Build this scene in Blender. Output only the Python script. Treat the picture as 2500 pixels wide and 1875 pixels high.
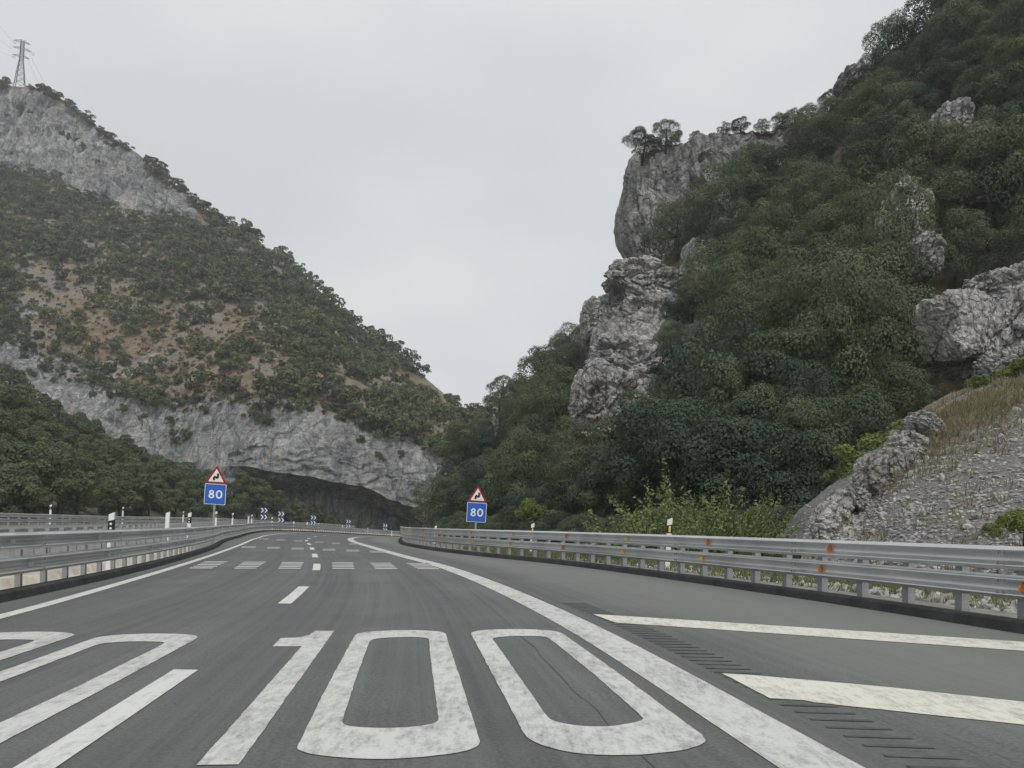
import bpy, bmesh, math, random
import numpy as np
from mathutils import Vector, Matrix
from mathutils.geometry import tessellate_polygon

for _o in list(bpy.data.objects):
    bpy.data.objects.remove(_o)
SC = bpy.context.scene
COL = SC.collection
R = math.radians

# ------------------------------------------------------------------ camera
CAM_H, ROLL, FPX, CX, CY = 1.15, 0.012, 1850.0, 1250.0, 1282.0
cam_data = bpy.data.cameras.new('camera')
cam = bpy.data.objects.new('camera', cam_data)
COL.objects.link(cam)
cam_data.sensor_width = 36.0
cam_data.lens = 36.0 * FPX / 2500.0
cam_data.shift_y = (CY - 937.5) / 2500.0
cam_data.clip_start = 0.05
cam_data.clip_end = 20000
cam.location = (0, 0, CAM_H)
cam.rotation_euler = (math.pi / 2, -ROLL, 0)
SC.camera = cam

# ------------------------------------------------------------------ world: overcast sky
SUN_EL, SUN_AZ = R(58), R(160)         # azimuth clockwise from +Y (high, behind the camera)
world = bpy.data.worlds.new('World')
SC.world = world
world.use_nodes = True
wn, wl = world.node_tree.nodes, world.node_tree.links
wn.clear()
w_out = wn.new('ShaderNodeOutputWorld')
w_mix = wn.new('ShaderNodeMixShader')
w_sky = wn.new('ShaderNodeTexSky')
w_sky.sky_type = 'NISHITA'
w_sky.sun_disc = False
w_sky.sun_elevation = SUN_EL
w_sky.sun_rotation = SUN_AZ
w_sky.air_density = 1.0
w_sky.dust_density = 3.0
w_b1 = wn.new('ShaderNodeBackground')
w_b1.inputs['Strength'].default_value = 0.08
w_b2 = wn.new('ShaderNodeBackground')
w_b2.inputs['Strength'].default_value = 1.0
w_tc = wn.new('ShaderNodeTexCoord')
w_map = wn.new('ShaderNodeMapping')
w_map.inputs['Scale'].default_value = (1.0, 1.0, 2.2)
w_noise = wn.new('ShaderNodeTexNoise')
w_noise.inputs['Scale'].default_value = 2.1
w_noise.inputs['Detail'].default_value = 3.0
w_noise.inputs['Roughness'].default_value = 0.45
w_ramp = wn.new('ShaderNodeValToRGB')
w_ramp.color_ramp.elements[0].position = 0.40
w_ramp.color_ramp.elements[0].color = (0.585, 0.612, 0.626, 1)
w_ramp.color_ramp.elements[1].position = 0.62
w_ramp.color_ramp.elements[1].color = (0.690, 0.704, 0.704, 1)
wl.new(w_tc.outputs['Generated'], w_map.inputs['Vector'])
wl.new(w_map.outputs['Vector'], w_noise.inputs['Vector'])
wl.new(w_noise.outputs['Fac'], w_ramp.inputs['Fac'])
wl.new(w_ramp.outputs['Color'], w_b2.inputs['Color'])
wl.new(w_sky.outputs['Color'], w_b1.inputs['Color'])
w_mix.inputs['Fac'].default_value = 0.95
wl.new(w_b1.outputs[0], w_mix.inputs[1])
wl.new(w_b2.outputs[0], w_mix.inputs[2])
wl.new(w_mix.outputs[0], w_out.inputs['Surface'])

sun_d = bpy.data.lights.new('sun', 'SUN')
sun_d.energy = 1.5
sun_d.angle = R(14)
sun_d.color = (1.0, 0.96, 0.90)
sun = bpy.data.objects.new('sun', sun_d)
COL.objects.link(sun)
sun.location = (30, -60, 120)
sdir = Vector((math.sin(SUN_AZ) * math.cos(SUN_EL), math.cos(SUN_AZ) * math.cos(SUN_EL), math.sin(SUN_EL)))
sun.rotation_euler = (-sdir).to_track_quat('-Z', 'Y').to_euler()

vs = SC.view_settings
vs.view_transform = 'Standard'
vs.look = 'None'
vs.exposure = 0.36
vs.gamma = 1.0
vs.use_curve_mapping = False
SC.cycles.use_denoising = True
SC.cycles.max_bounces = 5
SC.cycles.diffuse_bounces = 3
SC.cycles.glossy_bounces = 3
SC.cycles.volume_bounces = 0
SC.cycles.sample_clamp_indirect = 6.0

# ------------------------------------------------------------------ geometry helpers
CR, SR = math.cos(ROLL), math.sin(ROLL)

def at(u, v, Y):
    """World point at forward distance Y seen at photo position (u, v)."""
    xc, zc = (np.asarray(u, float) - CX) / FPX, (CY - np.asarray(v, float)) / FPX
    return np.stack([(CR * xc - SR * zc) * Y, np.asarray(Y, float) + 0 * xc, CAM_H + (SR * xc + CR * zc) * Y], -1)

def gnd(u, v, z=0.0):
    """Point of the level carriageway seen at photo position (u, v)."""
    d = at(u, v, 1.0) - np.array([0, 0, CAM_H])
    k = (z - CAM_H) / d[2]
    return (d[0] * k, d[1] * k)

def img(P):
    P = np.asarray(P, float)
    z = P[..., 2] - CAM_H
    return CX + FPX * (CR * P[..., 0] + SR * z) / P[..., 1], CY - FPX * (-SR * P[..., 0] + CR * z) / P[..., 1]

def sstep(a, b, x):
    t = np.clip((np.asarray(x, float) - a) / (b - a), 0, 1)
    return t * t * (3 - 2 * t)

def curve(pts):
    """Smooth function through (Y, value) points (Catmull-Rom tangents, limited)."""
    pts = sorted(pts)
    xs = np.array([p[0] for p in pts], float)
    ys = np.array([p[1] for p in pts], float)
    d = np.diff(ys) / np.diff(xs)
    m = np.empty_like(xs)
    m[0], m[-1] = d[0], d[-1]
    h = np.diff(xs)
    m[1:-1] = (d[:-1] * h[1:] + d[1:] * h[:-1]) / (h[1:] + h[:-1])
    def f(x):
        x = np.asarray(x, float)
        i = np.clip(np.searchsorted(xs, x) - 1, 0, len(xs) - 2)
        hh = xs[i + 1] - xs[i]
        t = (x - xs[i]) / hh
        tc = np.clip(t, 0, 1)
        y = ((1 + 2 * tc) * (1 - tc) ** 2 * ys[i] + tc * (1 - tc) ** 2 * hh * m[i]
             + tc * tc * (3 - 2 * tc) * ys[i + 1] + tc * tc * (tc - 1) * hh * m[i + 1])
        return y + np.where(t < 0, t * hh * m[i], 0) + np.where(t > 1, (t - 1) * hh * m[i + 1], 0)
    return f

def _h(i, j, k, seed):
    n = (i.astype(np.int64) * 374761393 + j.astype(np.int64) * 668265263 + k.astype(np.int64) * 2147483647 + seed * 1274126177) & 0xFFFFFFFF
    n = ((n ^ (n >> 13)) * 1274126177) & 0xFFFFFFFF
    n = ((n ^ (n >> 16)) * 2246822519) & 0xFFFFFFFF
    return ((n ^ (n >> 15)) & 0xFFFFFF) / float(0xFFFFFF)

def vnoise(P, seed=0):
    P = np.asarray(P, float)
    I = np.floor(P).astype(np.int64)
    f = P - I
    f = f * f * f * (f * (f * 6 - 15) + 10)
    out = 0
    for a in (0, 1):
        for b in (0, 1):
            for c in (0, 1):
                w = (f[..., 0] if a else 1 - f[..., 0]) * (f[..., 1] if b else 1 - f[..., 1]) * (f[..., 2] if c else 1 - f[..., 2])
                out = out + w * _h(I[..., 0] + a, I[..., 1] + b, I[..., 2] + c, seed)
    return out * 2 - 1

def fbm(P, octv=4, seed=0, gain=0.5):
    P = np.asarray(P, float)
    a, s, o = 1.0, 0.0, 0
    for k in range(octv):
        o = o + a * vnoise(P * (2.03 ** k) + 17.3 * k, seed + k)
        s += a
        a *= gain
    return o / s

def voro(P, seed=0):
    """F1, F2 and a random value of the nearest cell."""
    P = np.asarray(P, float)
    I = np.floor(P).astype(np.int64)
    f1 = np.full(P.shape[:-1], 9.0)
    f2 = np.full(P.shape[:-1], 9.0)
    rv = np.zeros(P.shape[:-1])
    for a in (-1, 0, 1):
        for b in (-1, 0, 1):
            for c in (-1, 0, 1):
                i, j, k = I[..., 0] + a, I[..., 1] + b, I[..., 2] + c
                d = np.sqrt((i + _h(i, j, k, seed) - P[..., 0]) ** 2 + (j + _h(i, j, k, seed + 7) - P[..., 1]) ** 2
                            + (k + _h(i, j, k, seed + 13) - P[..., 2]) ** 2)
                near = d < f1
                f2 = np.where(near, f1, np.minimum(f2, d))
                rv = np.where(near, _h(i, j, k, seed + 29), rv)
                f1 = np.where(near, d, f1)
    return f1, f2, rv

def blocks(P, sc, seed):
    f1, f2, rv = voro(np.asarray(P) * np.asarray(sc), seed)
    return (rv - 0.5) * 2 - 1.3 * np.exp(-(f2 - f1) / 0.07)

# ------------------------------------------------------------------ object helpers
def link(o, parent=None):
    COL.objects.link(o)
    if parent is not None:
        o.parent = parent
    return o

def tag(o, label=None, cat=None, group=None, kind=None):
    if label: o['label'] = label
    if cat: o['category'] = cat
    if group: o['group'] = group
    if kind: o['kind'] = kind
    return o

def empty(name, loc=(0, 0, 0), rot=(0, 0, 0), label=None, cat=None, group=None):
    o = bpy.data.objects.new(name, None)
    o.location = loc
    o.rotation_euler = rot
    o.empty_display_size = 0.2
    link(o)
    return tag(o, label, cat, group)

def mesh_np(name, V, F, mat=None, smooth=False, attrs=None, tri=None):
    """V (n,3), F (m,k) with constant k, plus optional extra triangles."""
    V = np.asarray(V, np.float32)
    me = bpy.data.meshes.new(name)
    F = np.asarray(F, np.int32)
    me.vertices.add(len(V))
    me.vertices.foreach_set('co', V.ravel())
    k = F.shape[1]
    me.loops.add(F.size)
    me.loops.foreach_set('vertex_index', F.ravel())
    me.polygons.add(len(F))
    me.polygons.foreach_set('loop_start', np.arange(len(F), dtype=np.int32) * k)
    me.polygons.foreach_set('use_smooth', np.full(len(F), smooth))
    for nm, (dom, vals) in (attrs or {}).items():
        at_ = me.attributes.new(nm, 'FLOAT', dom)
        at_.data.foreach_set('value', np.asarray(vals, np.float32).ravel())
    me.update(calc_edges=True)
    me.validate()
    if mat:
        me.materials.append(mat)
    return me

def mesh_pd(name, V, F, mat=None, smooth=False):
    me = bpy.data.meshes.new(name)
    me.from_pydata([tuple(map(float, v)) for v in V], [], [tuple(int(i) for i in f) for f in F])
    if smooth:
        me.polygons.foreach_set('use_smooth', [True] * len(me.polygons))
    me.update()
    if mat:
        me.materials.append(mat)
    return me

def obj(name, me, parent=None, loc=None, rot=None, scale=None):
    o = bpy.data.objects.new(name, me)
    if loc is not None: o.location = loc
    if rot is not None: o.rotation_euler = rot
    if scale is not None: o.scale = scale if hasattr(scale, '__len__') else (scale,) * 3
    return link(o, parent)

def wobj(name, me, parent):
    """A part whose mesh is in world coordinates, under an unrotated parent."""
    return obj(name, me, parent, loc=-parent.location)

class MB:
    def __init__(self): self.v, self.f = [], []
    def add(self, V, F):
        n = len(self.v)
        self.v += [tuple(map(float, p)) for p in V]
        self.f += [tuple(n + i for i in f) for f in F]
        return self
    def box(self, c, s, rz=0.0):
        cx, cy, cz = c
        V = []
        for dz in (-.5, .5):
            for dx, dy in ((-.5, -.5), (.5, -.5), (.5, .5), (-.5, .5)):
                x, y = dx * s[0], dy * s[1]
                V.append((cx + x * math.cos(rz) - y * math.sin(rz), cy + x * math.sin(rz) + y * math.cos(rz), cz + dz * s[2]))
        return self.add(V, [(3, 2, 1, 0), (4, 5, 6, 7), (0, 1, 5, 4), (1, 2, 6, 5), (2, 3, 7, 6), (3, 0, 4, 7)])
    def tube(self, pts, rad, n=8, cap=True):
        pts = [Vector(p) for p in pts]
        if not hasattr(rad, '__len__'): rad = [rad] * len(pts)
        V, F = [], []
        for i, p in enumerate(pts):
            t = (pts[min(i + 1, len(pts) - 1)] - pts[max(i - 1, 0)]).normalized()
            a = t.cross(Vector((0, 0, 1)) if abs(t.z) < .9 else Vector((1, 0, 0))).normalized()
            b = t.cross(a)
            for k in range(n):
                q = 2 * math.pi * k / n
                V.append(p + (a * math.cos(q) + b * math.sin(q)) * rad[i])
        for i in range(len(pts) - 1):
            for k in range(n):
                F.append((i * n + k, i * n + (k + 1) % n, (i + 1) * n + (k + 1) % n, (i + 1) * n + k))
        if cap:
            F.append(tuple(range(n - 1, -1, -1)))
            F.append(tuple((len(pts) - 1) * n + k for k in range(n)))
        return self.add(V, F)
    def prism(self, poly, y0, y1):
        """Polygon in (x, z) given thickness along y; y0 is the front."""
        n = len(poly)
        V = [(x, y0, z) for x, z in poly] + [(x, y1, z) for x, z in poly]
        F = [tuple(range(n)), tuple(range(2 * n - 1, n - 1, -1))]
        F += [(i, i + n, (i + 1) % n + n, (i + 1) % n) for i in range(n)]
        return self.add(V, F)
    def ring(self, outer, inner, y0, y1):
        n = len(outer)
        V = [(x, y0, z) for x, z in outer] + [(x, y0, z) for x, z in inner] + [(x, y1, z) for x, z in outer] + [(x, y1, z) for x, z in inner]
        F = []
        for i in range(n):
            j = (i + 1) % n
            F += [(i, j, n + j, n + i), (2 * n + i, 3 * n + i, 3 * n + j, 2 * n + j), (i, 2 * n + i, 2 * n + j, j), (n + i, n + j, 3 * n + j, 3 * n + i)]
        return self.add(V, F)
    def mesh(self, name, mat, smooth=False): return mesh_pd(name, self.v, self.f, mat, smooth)
    def build(self, name, mat, parent=None, smooth=False, world=False):
        me = self.mesh(name, mat, smooth)
        return wobj(name, me, parent) if world else obj(name, me, parent)

def gridF(n, m, flip=False):
    i, j = np.meshgrid(np.arange(n - 1), np.arange(m - 1), indexing='ij')
    a = (i * m + j).ravel()
    F = np.stack([a, a + m, a + m + 1, a + 1], 1)
    return F[:, ::-1] if flip else F

# ------------------------------------------------------------------ materials
def nmat(name, rough=0.8, spec=0.3, metal=0.0):
    m = bpy.data.materials.new(name)
    m.use_nodes = True
    nt = m.node_tree
    b = nt.nodes['Principled BSDF']
    b.inputs['Roughness'].default_value = rough
    b.inputs['Specular IOR Level'].default_value = spec
    b.inputs['Metallic'].default_value = metal
    return m, nt.nodes, nt.links, b

def N(nodes, t, **kw):
    n = nodes.new('ShaderNode' + t)
    for k, v in kw.items():
        if k in n.inputs: n.inputs[k].default_value = v
        else: setattr(n, k, v)
    return n

def noise(nodes, links, vec, scale, detail=4, rough=0.55, mapping=None):
    n = N(nodes, 'TexNoise')
    n.inputs['Scale'].default_value = scale
    n.inputs['Detail'].default_value = detail
    n.inputs['Roughness'].default_value = rough
    if mapping is not None:
        mp = N(nodes, 'Mapping')
        mp.inputs['Scale'].default_value = mapping
        links.new(vec, mp.inputs['Vector'])
        vec = mp.outputs['Vector']
    links.new(vec, n.inputs['Vector'])
    return n.outputs['Fac']

def ramp(nodes, links, fac, stops):
    r = N(nodes, 'ValToRGB')
    e = r.color_ramp.elements
    while len(e) < len(stops): e.new(0.5)
    for el, (p, c) in zip(e, stops):
        el.position = p
        el.color = (*c, 1) if len(c) == 3 else c
    links.new(fac, r.inputs['Fac'])
    return r.outputs['Color']

def mix(nodes, links, fac, a, b, mode='MIX'):
    n = N(nodes, 'Mix')
    n.data_type = 'RGBA'
    n.blend_type = mode
    for sock, val in ((n.inputs[0], fac), (n.inputs[6], a), (n.inputs[7], b)):
        if isinstance(val, (int, float)): sock.default_value = val
        elif isinstance(val, tuple): sock.default_value = (*val, 1)
        else: links.new(val, sock)
    return n.outputs[2]

def math_(nodes, links, op, a, b=None, c=None):
    n = N(nodes, 'Math')
    n.operation = op
    for i, val in enumerate((a, b, c)):
        if val is None: continue
        if isinstance(val, (int, float)): n.inputs[i].default_value = val
        else: links.new(val, n.inputs[i])
    return n.outputs[0]

def bump(nodes, links, b, h, strength=0.3, dist=0.02):
    n = N(nodes, 'Bump')
    n.inputs['Strength'].default_value = strength
    n.inputs['Distance'].default_value = dist
    links.new(h, n.inputs['Height'])
    links.new(n.outputs[0], b.inputs['Normal'])

def geo(nodes): return N(nodes, 'NewGeometry').outputs['Position']
def objc(nodes): return N(nodes, 'TexCoord').outputs['Object']

def flat(name, col, rough=0.6, spec=0.4, metal=0.0, var=0.12, scale=9.0):
    m, n, l, b = nmat(name, rough, spec, metal)
    f = noise(n, l, objc(n), scale, 4, 0.6)
    lo = tuple(c * (1 - var) for c in col)
    hi = tuple(min(1, c * (1 + var)) for c in col)
    l.new(ramp(n, l, f, [(0.3, lo), (0.7, hi)]), b.inputs['Base Color'])
    return m

def mat_asphalt(name, base, tracks=True):
    m, n, l, b = nmat(name, 0.72, 0.35)
    p = geo(n)
    fine = noise(n, l, p, 38, 4, 0.75)
    big = noise(n, l, p, 0.5, 7, 0.68)
    c = ramp(n, l, big, [(0.34, tuple(x * 0.76 for x in base)), (0.66, tuple(x * 1.22 for x in base))])
    c = mix(n, l, 0.85, c, ramp(n, l, fine, [(0.33, (0.18,) * 3), (0.68, (0.84,) * 3)]), 'OVERLAY')
    if tracks:
        lat = N(n, 'Attribute', attribute_name='lat').outputs['Fac']
        tone = N(n, 'Attribute', attribute_name='tone').outputs['Fac']
        wob = noise(n, l, p, 0.18, 3, 0.5, (1.0, 0.3, 1.0))
        x = math_(n, l, 'ADD', lat, math_(n, l, 'MULTIPLY', math_(n, l, 'SUBTRACT', wob, 0.5), 0.5))
        # polished wheel paths and fine lengthwise streaks
        s = math_(n, l, 'SINE', math_(n, l, 'MULTIPLY', x, 3.5))
        c = mix(n, l, math_(n, l, 'MULTIPLY', math_(n, l, 'ADD', s, 1.0), 0.19), c, tuple(x_ * 0.45 for x_ in base))
        cx = N(n, 'CombineXYZ')
        sy = N(n, 'SeparateXYZ')
        l.new(p, sy.inputs[0])
        l.new(math_(n, l, 'MULTIPLY', lat, 9.0), cx.inputs[0])
        l.new(math_(n, l, 'MULTIPLY', sy.outputs[1], 0.10), cx.inputs[1])
        st = noise(n, l, cx.outputs[0], 1.0, 3, 0.6)
        c = mix(n, l, math_(n, l, 'MULTIPLY', st, 0.75), c, ramp(n, l, st, [(0.33, tuple(x_ * 0.50 for x_ in base)), (0.50, tuple(x_ * 0.98 for x_ in base)), (0.72, tuple(x_ * 1.3 for x_ in base))]))
        # the hard shoulder is an older, paler and warmer layer
        c = mix(n, l, tone, c, mix(n, l, 0.5, c, (base[0] * 1.9, base[1] * 1.82, base[2] * 1.66)))
    l.new(c, b.inputs['Base Color'])
    bump(n, l, b, fine, 0.5, 0.006)
    return m

def mat_paint(name, wear=0.45, col=(0.66, 0.66, 0.63)):
    m, n, l, b = nmat(name, 0.6, 0.35)
    p = geo(n)
    a = noise(n, l, p, 6.0, 6, 0.72, (2.2, 1.0, 1.0))
    f = noise(n, l, p, 60, 4, 0.75)
    a2 = noise(n, l, p, 1.6, 5, 0.7, (1.5, .6, 1.0))
    sc_ = noise(n, l, p, 26.0, 4, 0.7, (1.0, .16, 1.0))
    t = math_(n, l, 'ADD', math_(n, l, 'ADD', math_(n, l, 'MULTIPLY', a, 0.34), math_(n, l, 'MULTIPLY', a2, 0.26)), math_(n, l, 'ADD', math_(n, l, 'MULTIPLY', f, 0.22), math_(n, l, 'MULTIPLY', sc_, .18)))
    lo = 0.49 - 0.16 * (1 - wear)
    c = ramp(n, l, t, [(lo - 0.075, tuple(x * 0.26 for x in col)), (lo - 0.01, tuple(x * 0.66 for x in col)), (lo + 0.075, col)])
    l.new(c, b.inputs['Base Color'])
    bump(n, l, b, f, 0.35, 0.004)
    return m

def rock_detail(n, l, p, c, sc, stain=.55, crack=.6):
    """Black water streaks, rusty streaks and joints of limestone."""
    wv = N(n, 'TexNoise'); wv.inputs['Scale'].default_value = .35 * sc; wv.inputs['Detail'].default_value = 4
    l.new(p, wv.inputs['Vector'])
    ad = N(n, 'VectorMath'); ad.operation = 'MULTIPLY_ADD'
    l.new(wv.outputs['Color'], ad.inputs[0]); ad.inputs[1].default_value = (3.0 / sc,) * 3; l.new(p, ad.inputs[2])
    hs = None
    for k, (s_, zs, wd) in enumerate(((.16, .55, .035), (.55, .8, .05))):
        mp = N(n, 'Mapping'); mp.inputs['Scale'].default_value = (1, 1, zs)
        l.new(ad.outputs[0], mp.inputs['Vector'])
        vo = N(n, 'TexVoronoi'); vo.feature = 'DISTANCE_TO_EDGE'; vo.inputs['Scale'].default_value = s_ * sc
        l.new(mp.outputs[0], vo.inputs['Vector'])
        e_ = ramp_f(n, l, vo.outputs['Distance'], wd, 0.0)
        c = mix(n, l, math_(n, l, 'MULTIPLY', e_, crack * (1 - .4 * k)), c, (.05, .05, .05))
        hs = e_ if hs is None else math_(n, l, 'ADD', hs, e_)
    st = noise(n, l, p, .85 * sc, 4, .6, (1, 1, .035))
    bg = noise(n, l, p, .09 * sc, 3, .5)
    c = mix(n, l, math_(n, l, 'MULTIPLY', math_(n, l, 'MULTIPLY', ramp_f(n, l, st, .50, .60), ramp_f(n, l, bg, .42, .56)), stain), c, (.075, .078, .082))
    s2 = noise(n, l, p, .7 * sc, 4, .6, (1.3, .8, .05))
    c = mix(n, l, math_(n, l, 'MULTIPLY', math_(n, l, 'MULTIPLY', ramp_f(n, l, s2, .54, .64), ramp_f(n, l, bg, .56, .44)), stain * .6), c, (.40, .32, .22))
    be = noise(n, l, p, 1.0 * sc, 4, .6, (.10, .10, 1.6))
    c = mix(n, l, math_(n, l, 'MULTIPLY', ramp_f(n, l, be, .44, .36), .45), c, (.10, .10, .10))
    return c, hs

def mat_rock(name, light=(0.48, 0.475, 0.46), dark=(0.13, 0.133, 0.138), scale=1.0, streak=1.0, ochre=0.25):
    m, n, l, b = nmat(name, 0.92, 0.15)
    p = geo(n)
    v1 = noise(n, l, p, 0.22 * scale, 7, 0.66, (1.0, 1.0, 0.30))
    v2 = noise(n, l, p, 0.9 * scale, 6, 0.7, (1.0, 1.0, 0.16 + 0.84 * (1 - streak)))
    v3 = noise(n, l, p, 3.5 * scale, 5, 0.7)
    t = math_(n, l, 'ADD', math_(n, l, 'MULTIPLY', v1, 0.42), math_(n, l, 'ADD', math_(n, l, 'MULTIPLY', v2, 0.36), math_(n, l, 'MULTIPLY', v3, 0.22)))
    mid = tuple((a + c) * 0.47 for a, c in zip(light, dark))
    c = ramp(n, l, t, [(0.40, dark), (0.46, tuple(x * 0.72 for x in mid)), (0.52, mid), (0.60, light)])
    oc = noise(n, l, p, 0.13 * scale, 5, 0.6)
    c = mix(n, l, math_(n, l, 'MULTIPLY', ramp_f(n, l, oc, 0.54, 0.70), ochre), c, (0.36, 0.27, 0.17))
    c, ck = rock_detail(n, l, p, c, scale * 1.7)
    l.new(c, b.inputs['Base Color'])
    hgt = math_(n, l, 'SUBTRACT', math_(n, l, 'ADD', v2, math_(n, l, 'MULTIPLY', v3, 0.6)), math_(n, l, 'MULTIPLY', ck, .5))
    bump(n, l, b, hgt, 0.8, 0.35 / scale)
    return m


def ramp_f(n, l, fac, a, b):
    mr = N(n, 'MapRange')
    mr.inputs['From Min'].default_value = a
    mr.inputs['From Max'].default_value = b
    l.new(fac, mr.inputs['Value'])
    return mr.outputs[0]

def mat_mountain(name, grass_a=(0.245, 0.180, 0.110), grass_b=(0.092, 0.094, 0.052), scree=(0.27, 0.25, 0.225), scale=1.0):
    """Cliff rock where the attribute 'rock' is high, dry grass and scree elsewhere."""
    m, n, l, b = nmat(name, 0.95, 0.1)
    p = geo(n)
    v1 = noise(n, l, p, 0.10 * scale, 7, 0.66, (1.0, 1.0, 0.35))
    v2 = noise(n, l, p, 0.50 * scale, 6, 0.68, (1.0, 1.0, 0.09))
    v3 = noise(n, l, p, 1.6 * scale, 5, 0.72)
    t = math_(n, l, 'ADD', math_(n, l, 'MULTIPLY', v1, 0.36), math_(n, l, 'ADD', math_(n, l, 'MULTIPLY', v2, 0.38), math_(n, l, 'MULTIPLY', v3, 0.26)))
    rock = ramp(n, l, t, [(0.41, (0.085, 0.088, 0.095)), (0.46, (0.19, 0.194, 0.202)), (0.515, (0.275, 0.278, 0.283)), (0.60, (0.47, 0.465, 0.45))])
    oc = noise(n, l, p, 0.07 * scale, 5, 0.6)
    rock = mix(n, l, math_(n, l, 'MULTIPLY', ramp_f(n, l, oc, 0.55, 0.72), 0.35), rock, (0.34, 0.27, 0.19))
    rock, ck = rock_detail(n, l, p, rock, scale * .8, .65, .65)
    g1 = noise(n, l, p, 0.055 * scale, 6, 0.65)
    g2 = noise(n, l, p, 0.35 * scale, 6, 0.7)
    soil = ramp(n, l, g2, [(0.30, grass_b), (0.48, tuple((a + c) * 0.5 for a, c in zip(grass_a, grass_b))), (0.62, grass_a)])
    soil = mix(n, l, ramp_f(n, l, math_(n, l, 'ADD', math_(n, l, 'MULTIPLY', g1, .6), math_(n, l, 'MULTIPLY', v3, .4)), 0.46, 0.56), soil, ramp(n, l, v3, [(0.3, tuple(x * 0.45 for x in scree)), (0.65, scree)]))
    rk = N(n, 'Attribute', attribute_name='rock').outputs['Fac']
    e = math_(n, l, 'ADD', rk, math_(n, l, 'MULTIPLY', math_(n, l, 'SUBTRACT', g2, 0.5), 1.1))
    c = mix(n, l, ramp_f(n, l, e, 0.40, 0.60), soil, rock)
    l.new(c, b.inputs['Base Color'])
    hgt = math_(n, l, 'ADD', v2, math_(n, l, 'MULTIPLY', v3, 0.7))
    bump(n, l, b, hgt, 0.8, 0.6 / scale)
    return m

def mat_leaf(name, dark, light, hue=(0.10, 0.105, 0.035), amt=0.25):
    m, n, l, b = nmat(name, 0.7, 0.12)
    tn = N(n, 'Attribute', attribute_name='tint').outputs['Fac']
    oi = N(n, 'ObjectInfo').outputs['Random']
    c = ramp(n, l, tn, [(0.0, dark), (1.0, light)])
    c = mix(n, l, math_(n, l, 'MULTIPLY', oi, amt * 2), c, hue)
    l.new(c, b.inputs['Base Color'])
    tr = N(n, 'BsdfTranslucent')
    l.new(mix(n, l, 1.0, c, (1.0, 1.15, 0.85), 'MULTIPLY'), tr.inputs['Color'])
    ms = N(n, 'MixShader')
    ms.inputs[0].default_value = 0.28
    l.new(b.outputs[0], ms.inputs[1])
    l.new(tr.outputs[0], ms.inputs[2])
    l.new(ms.outputs[0], n['Material Output'].inputs['Surface'])
    return m

M = {}
M['asphalt'] = mat_asphalt('asphalt', (0.104, 0.114, 0.113))
M['asphalt_old'] = mat_asphalt('old_asphalt', (0.17, 0.168, 0.16), tracks=False)
M['kerb'] = flat('kerb_asphalt', (0.048, 0.050, 0.052), 0.9, 0.15, var=0.3, scale=3)
M['paint'] = mat_paint('line_paint', 0.58, (0.57, 0.58, 0.555))
M['paint_worn'] = mat_paint('worn_paint', 0.80, (0.53, 0.535, 0.515))
M['paint_hatch'] = mat_paint('hatch_paint', 0.74, (0.62, 0.61, 0.545))
M['groove'] = flat('milled_groove', (0.088, 0.094, 0.093), 0.9, 0.1, var=0.3, scale=5)
M['crack'] = flat('crack_sealant', (0.080, 0.085, 0.083), 0.8, 0.2, var=0.3, scale=5)
M['gutter'] = flat('grey_gutter', (0.20, 0.195, 0.18), 0.9, 0.1, var=0.35, scale=2.5)
M['concrete'] = flat('concrete', (0.46, 0.43, 0.36), 0.9, 0.1, var=0.28, scale=2.5)
M['white'] = flat('white_plastic', (0.78, 0.79, 0.78), 0.45, 0.4, var=0.05)
M['black'] = flat('black_plastic', (0.015, 0.016, 0.018), 0.5, 0.4)
M['yellow'] = flat('yellow_reflector', (0.85, 0.55, 0.03), 0.35, 0.5)
M['amber'] = flat('amber_reflector', (0.80, 0.22, 0.02), 0.35, 0.5, var=0.35, scale=30)
M['amber2'] = flat('yellow_amber_reflector', (0.92, 0.62, 0.10), 0.35, 0.5, var=0.2, scale=30)
M['grey_refl'] = flat('reflector_back', (0.42, 0.42, 0.40), 0.5, 0.4)
M['red'] = flat('sign_red', (0.30, 0.012, 0.025), 0.4, 0.4, var=0.06)
M['blue'] = flat('sign_blue', (0.020, 0.115, 0.52), 0.4, 0.4, var=0.08)
M['navy'] = flat('sign_navy', (0.026, 0.070, 0.17), 0.4, 0.4, var=0.08)
M['cream'] = flat('sign_white', (0.80, 0.79, 0.72), 0.4, 0.4, var=0.04)
M['pylon'] = flat('pylon_steel', (0.20, 0.21, 0.22), 0.6, 0.4, 0.3)
M['cable'] = flat('cable', (0.25, 0.26, 0.27), 0.6, 0.3)
M['bark'] = flat('bark', (0.060, 0.052, 0.045), 0.95, 0.1, var=0.35, scale=4)
M['rock'] = mat_rock('limestone')
M['rock_pale'] = mat_rock('pale_limestone', (0.62, 0.61, 0.59), (0.22, 0.222, 0.225), 1.0, 1.0, 0.25)
M['rock_near'] = mat_rock('near_limestone', (0.62, 0.61, 0.585), (0.25, 0.248, 0.24), 1.5, 0.6, 0.22)
M['stone'] = flat('loose_stone', (0.31, 0.305, 0.295), 0.95, 0.1, var=0.45, scale=2.2)
M['mountain'] = mat_mountain('mountain')
M['hillside'] = mat_mountain('hillside', (0.11, 0.10, 0.055), (0.035, 0.042, 0.022), (0.20, 0.19, 0.17), 1.6)
M['ground'] = mat_mountain('ground_soil', (0.16, 0.13, 0.075), (0.06, 0.065, 0.03), (0.25, 0.24, 0.21), 3.0)

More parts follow.
